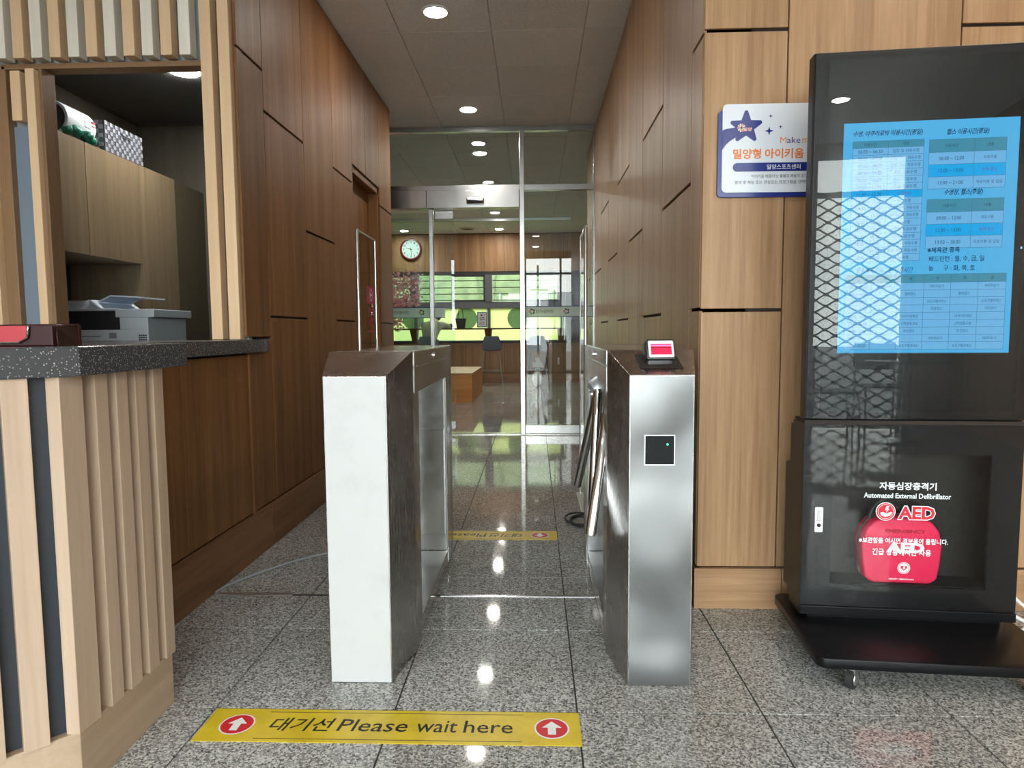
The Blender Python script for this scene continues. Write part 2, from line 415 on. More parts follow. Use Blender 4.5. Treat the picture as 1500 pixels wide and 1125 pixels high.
# ---- panelled walls
GV, GH, TH = .0022, .006, .012
def panel_x(par, x, s, y0, y1, z0, z1, m, t=TH):   # panel on an x=const wall, face at x, body towards -s
    b = MB().box(min(x, x - s * t), max(x, x - s * t), y0 + GV, y1 - GV, z0 + GH, z1 - GH)
    return part('wood_panel', b, m, par, bevel=.0015, seg=1)
def panel_y(par, y, x0, x1, z0, z1, m, s=1):
    b = MB().box(x0 + GV, x1 - GV, min(y, y + s * TH), max(y, y + s * TH), z0 + GH, z1 - GH)
    return part('wood_panel', b, m, par, bevel=.0015, seg=1)
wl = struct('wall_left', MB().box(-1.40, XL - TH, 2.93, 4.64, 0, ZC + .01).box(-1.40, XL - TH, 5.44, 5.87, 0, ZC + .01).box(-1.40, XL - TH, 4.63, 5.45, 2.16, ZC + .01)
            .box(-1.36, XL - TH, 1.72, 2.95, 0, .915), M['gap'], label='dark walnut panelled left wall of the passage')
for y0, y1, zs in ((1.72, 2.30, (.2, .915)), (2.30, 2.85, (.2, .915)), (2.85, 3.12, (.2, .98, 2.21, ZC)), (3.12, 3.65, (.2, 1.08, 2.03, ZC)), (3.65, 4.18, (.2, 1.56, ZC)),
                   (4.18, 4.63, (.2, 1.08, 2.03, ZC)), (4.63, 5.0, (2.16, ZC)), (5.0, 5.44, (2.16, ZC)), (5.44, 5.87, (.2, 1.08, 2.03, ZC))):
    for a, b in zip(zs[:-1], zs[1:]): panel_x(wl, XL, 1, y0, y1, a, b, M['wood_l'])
# end face of the left wall
panel_y(wl, 5.882, -1.40, XL, 0, ZC, M['wood_l'], -1)
part('edge_strip', MB().box(XL, XL + .010, 2.845, 2.862, .2, .915), M['wood_l'], wl)
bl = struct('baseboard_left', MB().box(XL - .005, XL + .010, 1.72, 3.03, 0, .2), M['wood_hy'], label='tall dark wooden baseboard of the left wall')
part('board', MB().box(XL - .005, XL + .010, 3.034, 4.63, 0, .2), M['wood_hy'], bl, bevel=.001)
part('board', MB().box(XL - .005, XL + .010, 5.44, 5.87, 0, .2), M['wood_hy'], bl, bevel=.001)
# recessed door in the left wall
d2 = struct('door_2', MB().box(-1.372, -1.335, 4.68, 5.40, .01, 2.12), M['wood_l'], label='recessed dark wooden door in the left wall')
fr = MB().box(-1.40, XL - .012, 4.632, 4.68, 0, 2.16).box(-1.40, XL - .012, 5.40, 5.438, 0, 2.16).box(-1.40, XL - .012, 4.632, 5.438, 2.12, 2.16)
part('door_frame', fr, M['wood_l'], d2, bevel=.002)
part('door_handle', MB().tube([(-1.335, 5.30, 1.33), (-1.30, 5.30, 1.31), (-1.298, 5.30, 1.23), (-1.30, 5.30, 1.15), (-1.335, 5.30, 1.13)], .009, 8), M['chrome'], d2, smooth=True)

wr = struct('wall_right', MB().box(XR + TH, XR + .16, YF + TH, 7.34, 0, ZC + .01), M['gap'], label='oak panelled right wall of the passage')
ys = [YF, 2.52, 3.07, 3.62, 4.13, 4.69, 5.24, 5.82, 6.40, 6.9, 7.34]
for k, (a, b) in enumerate(zip(ys[:-1], ys[1:])):
    zs = (.147, 1.075, 2.005, ZC) if k % 2 == 0 else (.147, 1.543, ZC)
    for c, d in zip(zs[:-1], zs[1:]): panel_x(wr, XR, -1, a if k else a + .012, b, c, d, M['wood'])
panel_y(wr, 7.352, XR, XR + .16, 0, ZC, M['wood'], -1)
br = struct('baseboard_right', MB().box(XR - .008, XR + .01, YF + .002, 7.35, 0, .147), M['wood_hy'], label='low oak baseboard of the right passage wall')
wf = struct('wall_front_right', MB().box(XR + TH, 3.5, YF + TH, YF + .16, 0, ZC + .01), M['gap'], label='light oak panelled wall behind the display stand')
for k, (a, b) in enumerate(((XR, .862), (.862, 1.434), (1.434, 2.0), (2.0, 2.57), (2.57, 3.14), (3.14, 3.42))):
    zs = (.147, 1.07, 2.012, ZC) if k % 2 == 0 else (.147, 1.543, ZC)
    for c, d in zip(zs[:-1], zs[1:]): panel_y(wf, YF, a, b, c, d, M['wood'])
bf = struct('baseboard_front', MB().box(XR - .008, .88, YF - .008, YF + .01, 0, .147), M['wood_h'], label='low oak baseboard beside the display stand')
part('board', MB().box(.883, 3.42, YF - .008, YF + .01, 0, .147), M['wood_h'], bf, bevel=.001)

# ---- rest of the lobby shell (behind / beside the camera)
struct('wall_side_right', MB().box(3.40, 3.5, YB, YF + .1, 0, ZC + .01), M['wood'], label='oak side wall of the lobby')
struct('wall_side_left', MB().box(-3.4, -3.3, YB, 3.0, 0, ZC + .01), M['wood'], label='oak side wall behind the reception')
# entrance wall with glazing
ew = MB().box(-3.4, -2.75, YB - .1, YB, 0, ZC + .01).box(2.95, 3.5, YB - .1, YB, 0, ZC + .01).box(-2.75, 2.95, YB - .1, YB, 2.82, ZC + .01)
struct('wall_back', ew, M['wood'], label='entrance wall of the lobby')
fm = MB()
for x in (-2.75, -1.65, -.55, -.24, .62, .95, 2.0, 2.90): fm.box(x, x + .05, YB - .07, YB - .01, 0, 2.82)
for z in (0, 2.38, 2.77): fm.box(-2.75, 2.95, YB - .07, YB - .01, z, z + .05)
w2 = struct('window_2', fm, M['frame_grey'], label='glazed entrance front of the lobby')
part('pane', MB().box(-2.70, 2.90, YB - .045, YB - .04, .05, 2.77), M['glass'], w2)
# expanded metal grille in front of the right-hand windows
gr = MB()
for k in range(38):
    z = .10 + k * .062
    pts = [(1.0 + i * .03, YB + .03, z + .027 * math.sin(2 * PI * (1.0 + i * .03) / .21 + k * PI)) for i in range(66)]
    for p, q in zip(pts[:-1], pts[1:]):
        gr.quad((p[0], p[1], p[2] - .010), (q[0], q[1], q[2] - .010), (q[0], q[1], q[2] + .010), (p[0], p[1], p[2] + .010))
gr.box(.95, .99, YB + .015, YB + .045, 0, 2.5).box(2.96, 3.0, YB + .015, YB + .045, 0, 2.5)
o = part('window_grille', gr, M['frame_dk']); o['kind'] = 'stuff'; tag(o, 'expanded metal folding grille inside the lobby window', 'grille')

# ================================================================== GLASS ENTRANCE WALL (y = 6.42)
Mz = M['mirror']; ST = M['steel_h']
w1 = struct('window_1', MB().box(-1.9, XR, YG - .03, YG + .03, 2.885, ZC), ST, label='stainless framed glass partition across the passage')
part('transom', MB().box(-1.9, XR, YG - .035, YG + .03, 2.335, 2.39), ST, w1, bevel=.003)
part('mullion', MB().box(-.135, -.088, YG - .045, YG + .03, 0, 2.885), M['steel'], w1, bevel=.004)
part('mullion', MB().box(-1.003, -.962, YG - .035, YG + .03, 0, 2.17), M['steel'], w1, bevel=.004)
part('mullion', MB().box(.562, XR, YG - .03, YG + .03, 0, 2.885), M['steel'], w1, bevel=.003)
part('bottom_rail', MB().box(-.088, .562, YG - .03, YG + .03, .012, .095), ST, w1, bevel=.003)
part('bottom_rail', MB().box(-1.9, -1.003, YG - .03, YG + .03, .012, .095), ST, w1, bevel=.003)
part('floor_track', MB().box(-1.9, XR, YG - .03, YG + .09, -.002, .006), M['steel'], w1)
for x0, x1, z0, z1 in ((-1.9, -.135, 2.39, 2.885), (-.088, .562, 2.39, 2.885), (-.088, .562, .095, 2.335), (-1.9, -1.003, .095, 2.17)):
    part('pane', MB().box(x0, x1, YG - .002, YG + .002, z0, z1), M['glass_g'], w1)
# automatic door operator
op = part('operator_box', MB().box(-1.9, -.137, YG - .075, YG + .04, 2.172, 2.333), ST, w1, bevel=.003)
part('seam', MB().box(-1.018, -1.012, YG - .0765, YG - .07, 2.175, 2.33), M['gap'], op)
sn = part('door_sensor', MB().box(-.632, -.468, YG - .115, YG - .07, 2.20, 2.262), M['steel_h'], w1, bevel=.01)
part('sensor_lens', MB().box(-.622, -.478, YG - .118, YG - .112, 2.204, 2.235), M['blackglossy'], sn, bevel=.002)
def band(par, x0, x1, y, n0, step):
    z0, z1 = 1.140, 1.247
    part('frosted_band', MB().box(x0, x1, y - .001, y, z0, z1), M['band'], par)
    part('blue_line', MB().box(x0, x1, y - .002, y - .001, z0, z0 + .006).box(x0, x1, y - .002, y - .001, z1 - .008, z1), M['navy'], par)
    P = lambda u, v: (u, y - .003, v)
    lg = {'petal_red': MB(), 'petal_green': MB(), 'petal_black': MB()}; tx = MB(); x = n0
    while x < x1 - .02:
        for k, nm in enumerate(('petal_black', 'petal_red', 'petal_green', 'petal_black', 'petal_black')):
            a = R(100 + 72 * k); cx, cz = x + .025 + .020 * math.cos(a), 1.194 + .020 * math.sin(a)
            pts = []
            for q in range(12):
                t = 2 * PI * q / 12; u, v = .014 * math.cos(t), .007 * math.sin(t)
                b_ = a + R(60); pts.append((cx + u * math.cos(b_) - v * math.sin(b_), cz + u * math.sin(b_) + v * math.cos(b_)))
            lg[nm].add([P(*p) for p in pts], [tuple(range(12))])
        if x + .30 < x1:
            text(tx, '밀양시시설관리공단', x + .062, x + .235, 1.178, 1.212, P, .01)
        x += step
    part('logo_petals', lg['petal_black'], M['ink'], par); part('logo_petals', lg['petal_red'], M['redink'], par); part('logo_petals', lg['petal_green'], M['greenink'], par)
    if tx.v: part('lettering', tx, M['inkgrey'], par)
M['band'] = film('frosted_film', (.70, .78, .74), .35)
M['navy'] = mat('navy_ink', (.02, .03, .16), .5)
M['ink'] = mat('black_ink', (.01, .01, .01), .5)
M['inkgrey'] = mat('dark_grey_ink', (.05, .05, .05), .5)
M['redink'] = mat('red_ink', (.55, .03, .03), .5)
M['greenink'] = mat('green_ink', (.03, .25, .05), .5)
band(w1, -.088, .562, YG - .003, -.045, .33)
# sliding door leaf, open behind the fixed sidelight
d1 = struct('door_1', MB().box(-1.75, -.775, YG + .06, YG + .068, .03, 2.15), M['glass_g'], label='sliding glass door leaf standing open')
part('door_clamp', MB().box(-.86, -.776, YG + .05, YG + .078, .045, .125), M['steel_h'], d1, bevel=.003)
part('door_clamp', MB().box(-.955, -.776, YG + .05, YG + .078, 2.09, 2.165), M['steel_h'], d1, bevel=.003)
band(d1, -1.75, -.868, YG + .058, -1.455, .33)

# ---- niche left of the passage and the cafe shell
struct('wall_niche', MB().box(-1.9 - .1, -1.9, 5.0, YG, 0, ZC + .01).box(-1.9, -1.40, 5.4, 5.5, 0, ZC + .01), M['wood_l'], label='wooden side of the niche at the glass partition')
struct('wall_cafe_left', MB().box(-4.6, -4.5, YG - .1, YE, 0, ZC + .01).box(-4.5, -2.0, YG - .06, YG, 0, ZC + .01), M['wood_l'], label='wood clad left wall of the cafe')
struct('wall_cafe_right', MB().box(2.4, 2.5, 7.3, YE, 0, ZC + .01).box(XR + .16, 2.4, 7.2, 7.34, 0, ZC + .01), M['wood'], label='wood clad right wall of the cafe')
fw = struct('wall_far', MB().box(-4.5, 2.4, YE + .012, YE + .12, 0, .78).box(-4.5, 2.4, YE + .012, YE + .12, 2.19, ZC + .01)
            .box(-4.5, -3.9, YE + .012, YE + .12, .78, 2.19).box(.62, 2.4, YE + .012, YE + .12, .78, 2.19), M['gap'], label='far cafe wall of oak panels above and below the windows')
x = -4.5; k = 0
while x < 2.38:
    x1 = min(x + .391, 2.4)
    panel_y(fw, YE, x, x1, 2.19, ZC, M['wood']); panel_y(fw, YE, x, x1, .18, .74, M['wood'])
    if x1 <= -3.85 or x >= .6: panel_y(fw, YE, x, x1, .82, 2.19, M['wood'])
    x = x1
part('cap', MB().box(-4.5, 2.4, YE - .03, YE + .12, .782, .82), M['frame_dk'], fw)
part('rail', MB().box(-4.5, 2.4, YE - .012, YE + .01, .735, .78), M['wood_h'], fw)
part('baseboard', MB().box(-4.5, 2.4, YE - .02, YE + .01, 0, .18), M['wood_h'], fw)
# far windows
w3 = struct('window_3', MB().box(-3.9, .62, YE + .02, YE + .10, 1.475, 1.60), M['frame_grey'], label='green tinted window row over the bar counter')
part('head', MB().box(-3.9, .62, YE + .01, YE + .10, 2.13, 2.19), M['frame_dk'], w3)
part('sill', MB().box(-3.9, .62, YE + .01, YE + .10, .82, .835), M['frame_grey'], w3)
M['frost'] = film('frosted_window_film', (.76, .82, .50), .04)
M['frostc'] = film('round_film_cutout', (.40, .54, .40), .15, (.6, .8, .62))
M['glass_w'] = glass('green_window_glass', (.90, .93, .84), 1.5)
for k in range(4):
    xm = .56 - 1.46 * k
    part('mullion', MB().box(xm - .03, xm + .03, YE, YE + .11, .82, 1.48), M['frame_grey'], w3, bevel=.004)
    part('mullion', MB().box(xm - .07, xm + .07, YE, YE + .11, 1.60, 2.13), M['frame_grey'], w3, bevel=.004)
    if k < 3:
        xa, xb = xm - 1.46 + .03, xm - .03
        part('frosted_pane', MB().box(xa, xb, YE + .05, YE + .055, .835, 1.475), M['frost'], w3)
        part('pane', MB().box(xa, xb, YE + .05, YE + .055, 1.60, 2.13), M['glass_w'], w3)
        s = MB(); a, b = xm - .74, xm - .07
        s.box(a, a + .045, YE + .02, YE + .05, 1.60, 2.13).box(b - .035, b, YE + .02, YE + .05, 1.60, 2.13).box(a, b, YE + .02, YE + .05, 1.60, 1.635).box(a, b, YE + .02, YE + .05, 2.095, 2.13)
        part('sash_frame', s, M['frame_dk'], w3)
for cxx in (-2.42, -1.35, -.32):
    part('round_film', MB().lathe([(.215, 0), (.215, .002)], 40, (cxx, YE + .045, 1.27), 'y'), M['frostc'], w3)
rl = MB()
for z in (1.63, 1.755, 1.88, 2.02): rl.box(-3.9, .62, YE + .16, YE + .18, z, z + .018)
o = part('outdoor_rail', rl, M['frame_dk']); tag(o, 'thin dark horizontal rails outside the upper cafe windows', 'railing')

# ================================================================== OUTDOORS
M['lawn'] = noisy(mat('lawn', (.1, .2, .03), .9), (.05, .08, .012), (.12, .16, .03), (1, 1, 1), 3, 5)
M['leaf'] = noisy(mat('hedge_leaf', (.03, .1, .03), .8), (.026, .042, .018), (.075, .105, .05), (1, 1, 1), 4, 5)
M['concrete'] = noisy(mat('concrete', (.4, .4, .38), .85), (.12, .12, .12), (.18, .18, .175), (1, 1, 1), 3, 5)
struct('ground_lawn', MB().box(-16, 12, YE + .12, 40, -.2, -.05), M['lawn'], label='lawn beyond the cafe windows')
struct('ground_forecourt', MB().box(-20, 20, -40, YB - .1, -.2, -.05), M['concrete'], label='paved forecourt outside the entrance')
hd = MB(); rr = random.Random(3)
for i in range(60):
    hd.ball((-12 + i * .35 + rr.uniform(-.2, .2), 19 + rr.uniform(-.5, .5), rr.uniform(1.2, 1.6)), 1.0, 8, 6, (1, .8, 2.4 + rr.uniform(-.2, .3)))
o = part('hedge', hd, M['leaf'], smooth=True); tag(o, 'green hedge outside the cafe windows', 'hedge')
b = thing('building', 'white building outside the entrance mirrored in the glass', 'building', (0, -22, -.05))
part('wall', MB().box(.35, 6, -2, 0, 0, 3.1), M['white'], b)
wn = part('window', MB().box(.75, 1.35, -.02, .04, 1.7, 2.7), M['frame_dk'], b)
part('pane', MB().box(.8, 1.3, .04, .05, 1.75, 2.4), M['glass'], wn)
p_ = thing('utility_pole', 'utility pole outside the entrance mirrored in the glass', 'pole', (.18, -19, -.05))
part('post', MB().tube([(0, 0, 0), (0, 0, 4.2)], .05, 8), M['frame_dk'], p_)
part('crossarm', MB().box(-.4, .5, -.03, .03, 3.0, 3.06), M['frame_dk'], p_)

# ================================================================== RECEPTION (left)
u = math.sqrt(.5)
# office front: header, jambs, slats
YO = 2.88
wo = struct('wall_office', MB().box(-3.3, -1.262, YO + .02, YO + .05, 2.15, ZC + .01).box(-3.3, -2.10, YO + .03, YO + .05, 0, 2.15).box(-1.385, -1.262, YO + .02, YO + .08, 0, 2.15),
            M['slatback'] if 'slatback' in M else mat('grey_backing_panel', (.36, .39, .40), .6), label='slatted reception wall around the office window')
M['boardblue'] = mat('blue_grey_board', (.20, .25, .32), .45)
M['brown'] = wood('brown_beam', (.20, .115, .06), (.30, .18, .10), 'x', fine=60)
M['brownz'] = wood('brown_post', (.20, .115, .06), (.30, .18, .10), 'z', fine=60)
part('header_beam', MB().box(-2.28, -1.395, YO - .02, YO + .05, 2.135, 2.158), M['brown'], wo, bevel=.002)
for k in range(-8, 11):
    x = -2.276 + .0795 * k
    part('slat', MB().box(x, x + .048, YO - .055, YO + .0, 2.168, ZC), M['maple_p'] if k % 2 == 0 else M['maple_o'], wo, bevel=.0015, seg=1)
for x in (-1.392, -1.316):
    part('slat', MB().box(x, x + .048, YO - .055, YO + .0, .976, ZC), M['maple_o'], wo, bevel=.0015, seg=1)
part('slat', MB().box(-2.37, -2.318, YO - .055, YO, .976, ZC), M['maple_o'], wo, bevel=.0015, seg=1)
part('post', MB().box(-2.315, -2.262, YO - .02, YO + .05, .976, 2.15), M['brownz'], wo, bevel=.002)
part('board', MB().box(-2.262, -2.12, YO + .012, YO + .028, .976, 1.905), M['boardblue'], wo)
part('slat', MB().box(-2.232, -2.188, YO - .035, YO + .01, 1.918, 2.125), M['maple_o'], wo, bevel=.0015, seg=1)
part('slat', MB().box(-2.150, -2.112, YO - .055, YO, .976, 2.125), M['maple_o'], wo, bevel=.0015, seg=1)
part('jamb', MB().box(-2.110, -2.095, YO - .03, YO + .05, .976, 2.135), M['brownz'], wo, bevel=.002)
part('jamb', MB().box(-1.402, -1.385, YO - .01, YO + .05, .976, 2.135), M['brownz'], wo, bevel=.002)

# office room
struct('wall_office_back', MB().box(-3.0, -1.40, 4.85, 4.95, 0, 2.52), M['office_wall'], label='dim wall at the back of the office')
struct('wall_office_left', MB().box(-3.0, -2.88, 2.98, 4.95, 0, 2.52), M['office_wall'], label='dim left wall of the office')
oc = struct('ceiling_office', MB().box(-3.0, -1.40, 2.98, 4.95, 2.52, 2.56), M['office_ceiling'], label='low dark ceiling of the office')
part('cornice', MB().box(-2.88, -2.865, 2.98, 4.85, 2.505, 2.52).box(-2.88, -1.4, 4.835, 4.85, 2.505, 2.52), M['cabd'], oc)
t = thing('ceiling_light', 'round recessed light in the office ceiling above the reception window', 'light', (-2.02, 3.90, 2.52))
part('diffuser', MB().lathe([(.085, -.006), (.085, 0)], 28), M['lamp'], t)

# wall cabinets
XF = -2.40
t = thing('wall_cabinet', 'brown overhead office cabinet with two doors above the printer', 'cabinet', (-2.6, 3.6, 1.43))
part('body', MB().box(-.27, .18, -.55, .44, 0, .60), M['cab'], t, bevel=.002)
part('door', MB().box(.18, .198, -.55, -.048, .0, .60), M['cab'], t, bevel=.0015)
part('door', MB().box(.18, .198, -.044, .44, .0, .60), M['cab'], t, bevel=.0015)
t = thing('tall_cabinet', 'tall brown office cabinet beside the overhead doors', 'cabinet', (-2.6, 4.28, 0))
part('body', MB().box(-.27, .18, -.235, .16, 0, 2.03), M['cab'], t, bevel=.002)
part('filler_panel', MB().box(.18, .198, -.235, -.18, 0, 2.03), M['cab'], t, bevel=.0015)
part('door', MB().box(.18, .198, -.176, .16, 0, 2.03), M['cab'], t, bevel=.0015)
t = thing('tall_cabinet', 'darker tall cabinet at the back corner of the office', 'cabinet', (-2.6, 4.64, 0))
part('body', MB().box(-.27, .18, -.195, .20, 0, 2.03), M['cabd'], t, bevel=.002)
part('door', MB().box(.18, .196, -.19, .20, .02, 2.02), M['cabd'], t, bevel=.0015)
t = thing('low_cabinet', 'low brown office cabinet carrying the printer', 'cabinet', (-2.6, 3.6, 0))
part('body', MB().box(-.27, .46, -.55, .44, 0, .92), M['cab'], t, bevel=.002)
part('worktop', MB().box(-.27, .50, -.55, .44, .92, .944), M['cab'], t, bevel=.002)
t = thing('wall_shelf', 'small dark shelf on the back wall of the office', 'shelf', (-1.55, 4.72, 1.93))
part('board', MB().box(-.24, .14, -.12, .125, 0, .02), M['cabd'], t)
part('bracket', MB().box(-.10, -.08, -.02, .125, -.10, 0), M['cabd'], t)
# printer
def printer():
    t = thing('printer', 'pale grey multifunction printer on the office cabinet', 'printer', (-2.36, 3.80, .945))
    G = M['printer'] = mat('printer_grey', (.42, .46, .50), .45); D = M['printer_dk'] = mat('printer_dark', (.012, .012, .015), .5)
    L = mat('printer_light_edge', (.62, .72, .85), .4)
    b = MB().box(-.24, .235, -.20, .2, 0, .075).box(.02, .235, -.20, .2, .075, .145).box(-.24, .02, -.1, .2, .075, .2).box(-.24, .255, -.2, .2, .145, .175)
    b = MB()
    b.box(-.24, .23, -.2, .2, 0, .082)                     # base with drawer
    b.box(.07, .23, -.2, .2, .082, .15)                     # right shoulder
    b.box(-.24, .07, -.02, .2, .082, .19)                   # back of the output bay
    b.box(-.26, -.235, -.2, .2, 0, .19)
    part('body', b, G, t, bevel=.004)
    part('output_bay', MB().box(-.235, .068, -.19, -.02, .083, .186), D, t)
    part('scanner_bed', MB().box(-.25, .07, -.2, .2, .186, .20).box(.05, .268, -.205, .2, .15, .195), G, t, bevel=.005)
    f = MB().hexa([(-.25, -.19, .20), (-.04, -.19, .20), (-.04, .18, .20), (-.25, .18, .20)], [(-.25, -.17, .245), (-.10, -.17, .245), (-.10, .16, .245), (-.25, .16, .245)])
    part('document_feeder', f, G, t, bevel=.006)
    part('light_edge', MB().hexa([(-.105, -.198, .248), (-.09, -.198, .248), (-.09, .18, .248), (-.105, .18, .248)], [(-.045, -.198, .201), (-.03, -.198, .201), (-.03, .18, .201), (-.045, .18, .201)]), L, t)
    tr = MB().hexa([(-.07, -.16, .235), (.0, -.16, .268), (.0, .14, .268), (-.07, .14, .235)], [(-.07, -.16, .242), (.0, -.16, .275), (.0, .14, .275), (-.07, .14, .242)])
    tr.hexa([(.0, -.16, .268), (.14, -.16, .26), (.14, .14, .26), (.0, .14, .268)], [(.0, -.16, .275), (.14, -.16, .267), (.14, .14, .267), (.0, .14, .275)])
    part('paper_tray', tr, L, t)
    part('drawer_seam', MB().box(-.22, -.04, -.203, -.2, .045, .048), D, t)
    part('status_label', MB().box(.01, .05, -.203, -.2, .035, .065), mat('label_grey', (.16, .17, .18), .5), t)
    v = MB()
    for i in range(4):
        for j in range(4): v.box(.175 + .012 * i, .184 + .012 * i, -.202, -.2, .01 + .012 * j, .018 + .012 * j)
    part('vent', v, D, t)
printer()
# things on the wall cabinet
t = thing('hand_dryer', 'white round-fronted appliance with a green plastic bag on the cabinet', 'appliance', (-2.50, 3.58, 2.032))
prof = [(-.085, 0)] + [(.085 * math.cos(a), .085 + .085 * math.sin(a)) for a in [R(-60 + 15 * k) for k in range(17)]] + [(-.085, .11)]
part('housing', MB().prism([(.09 * math.cos(2 * PI * k / 28), .095 + .09 * math.sin(2 * PI * k / 28)) for k in range(28)], -.13, .10, 'y'), mat('appliance_white', (.60, .66, .72), .35), t, bevel=.012, smooth=True)
part('opening', MB().lathe([(.075, -.131), (.075, -.133)], 24, (0, 0, .095), 'y'), M['rubber'], t)
part('window_strip', MB().box(.078, .092, .0, .05, .085, .115), mat('pale_strip', (.9, .9, .9), .4, emit=None), t)
part('red_mark', MB().box(.086, .0925, .06, .085, .12, .128).box(.086, .0925, .055, .085, .10, .104), M['redink'], t)
bg = MB(); rr = random.Random(5)
for k in range(7): bg.ball((.03 + rr.uniform(-.03, .06), -.10 + .03 * k, .02 + rr.uniform(0, .03)), .035, 8, 6, (1, 1, .8))
part('plastic_bag', bg, mat('green_plastic', (.01, .16, .11), .35), t, smooth=True)
M['weave1'] = mat('grey_weave_light', (.22, .24, .28), .5); M['weave2'] = mat('grey_weave_dark', (.07, .075, .09), .5)
t = thing('woven_basket', 'dark grey woven storage basket on the office cabinet', 'basket', (-2.48, 3.93, 2.032))
part('body', MB().box(-.09, .07, -.19, .17, 0, .17), M['weave2'], t, bevel=.006)
w_ = MB(); w2_ = MB()
for i in range(15):
    for j in range(7):
        y, z = -.19 + .024 * i, .002 + .024 * j
        (w_ if (i + j) % 2 == 0 else w2_).box(.070, .0745 if (i + j) % 2 == 0 else .072, y + .001, y + .023, z + .001, z + .023)
        if i < 6: (w_ if (i + j) % 2 == 0 else w2_).box(-.09 + .026 * i, -.066 + .026 * i, -.1945 if (i + j) % 2 == 0 else -.192, -.19, z + .001, z + .023)
part('weave', w_, M['weave1'], t, kind='stuff'); part('weave', w2_, M['weave2'], t, kind='stuff')
part('handle', MB().tube([(.078, -.05, .135), (.085, -.03, .125), (.085, .03, .125), (.078, .05, .135)], .004, 6), M['weave2'], t)

# reception counter
t = thing('reception_counter', 'reception counter clad in pale maple slats at the left', 'counter', (0, 0, 0))
zt0, zt1 = .914, .976
A = (-.978, 1.326)                                            # slat corner
def dg(s, off=0.0):                                           # point on the diagonal face: s back from the corner, off inwards
    return (A[0] - s * u - off * u, A[1] - s * u + off * u)
body = MB()
L_ = 1.25
c = dg(L_, .03); c0_ = dg(.012, .03)
poly = [c0_, (-1.006, 1.36), (-1.006, 1.70), (-1.30, 1.70), (-1.60, 1.5), (c[0] - .3 * u, c[1] + .3 * u), c]
body.prism(poly, .145, zt0)
part('carcass', body, mat('dark_slate_laminate', (.035, .042, .055), .5), t)
part('side_backing', MB().box(-1.0055, -1.0035, 1.365, 1.70, .145, zt0), M['maple'], t)
c = dg(L_, .010)
pl = [(-.984, 1.335), (-.984, 1.70), (-1.03, 1.70), (-1.03, 1.36), (dg(L_, .05)), c]
part('plinth', MB().prism(pl, 0, .145), M['maple_h'], t, bevel=.0015)
part('slat', MB().prism([A, (-.974, 1.392), (-1.004, 1.392), (-1.004, 1.352), (A[0] - .028 * 1, A[1] - .002)], .145, zt0), M['maple'], t, bevel=.0012)
for a, b in ((1.431, 1.475), (1.505, 1.549), (1.580, 1.624), (1.656, 1.700)):
    part('slat', MB().box(-1.004, -.974, a, b, .145, zt0), M['maple'], t, bevel=.0012)
for k in range(15):
    s0 = .052 + .074 * k; s1 = s0 + .045
    part('slat', MB().prism([dg(s0), dg(s0, .03), dg(s1, .03), dg(s1)], .145, zt0), M['maple'], t, bevel=.0012)
e = 1.35

c = (-.945 - e * u, 1.35 - e * u)
t1 = MB().prism([(-.945, 1.345), (-.945, 1.775), (-1.6, 1.775), (c[0] - .42, c[1] + .42), c], zt0, zt1)
part('countertop', t1, M['counter'], t, bevel=.003)
t = thing('counter_ledge', 'charcoal speckled ledge running on from the counter below the office window', 'ledge', (0, 0, 0))
t2 = MB().prism([(-1.218, 1.777), (-1.218, 3.0), (-1.262, 3.0), (-1.262, YO + .02), (-2.3, YO + .02), (-2.3, 2.55), (-1.62, 2.55), (-1.62, 1.777)], .918, .974)
part('ledge', t2, M['counter'], t, bevel=.003)
part('ledge_support', MB().box(-1.60, -1.37, 1.85, 2.86, 0, .917), M['brownz'], t)
# tray
t = thing('tray', 'dark lacquered tray with a red inner panel on the reception counter', 'tray', (-1.125, 1.395, zt1), R(8))
W_ = .20
part('rim', MB().box(-.30, .085, -.006, .010, 0, .047).box(-.30, .085, .10, .112, 0, .047).box(.077, .085, .01, .1, 0, .047).box(-.30, -.29, .01, .1, 0, .047), mat('dark_lacquer', (.03, .003, .004), .38, spec=.25), t, bevel=.003)
part('base', MB().box(-.29, .077, .01, .10, 0, .006), mat('lacquer_base', (.05, .005, .005), .2), t)
part('red_panel', MB().prism([(-.22, .044), (-.22, .018), (-.205, .010), (.018, .010), (.034, .020), (.036, .044)], -.012, -.006, 'y'), mat('red_leather', (.42, .02, .035), .45), t)
part('silver_edge', MB().tube([(-.205, -.0115, .0085), (.018, -.0115, .0085), (.036, -.0115, .019), (.039, -.0115, .044)], .002, 6), M['chrome'], t, smooth=True)

# ================================================================== CEILING LIGHTS
def lamp(x, y, label, grp, proto=[None]):
    if proto[0] is None:
        t = thing('ceiling_light', label, 'light', (x, y, ZC), group=grp)
        part('diffuser', MB().lathe([(.068, -.006), (.064, -.009)], 28), M['lamp'], t)
        part('trim_ring', MB().lathe([(.085, 0), (.083, -.006), (.070, -.008), (.0685, -.004), (.0685, 0)], 28), M['lampring'], t, smooth=True)
        proto[0] = t
    else: t = dup(proto[0], (x, y, ZC), 0, label, grp)
    return t
lamp(-.587, 4.14, 'round ceiling light nearest the camera over the turnstile lane', 'round ceiling lights')
lamp(-.564, 5.90, 'round ceiling light just before the glass partition', 'round ceiling lights')
lamp(-.578, 7.31, 'round ceiling light seen through the glass above the transom', 'round ceiling lights')
lamp(-.587, 9.0, 'round ceiling light in the cafe behind the door operator', 'round ceiling lights')
lamp(-.627, 10.88, 'round ceiling light in the cafe just below the operator box', 'round ceiling lights')
lamp(-.647, 12.6, 'round ceiling light by the far wood panels over the doorway', 'round ceiling lights')
lamp(-2.461, 12.7, 'round ceiling light above the wall clock', 'round ceiling lights')
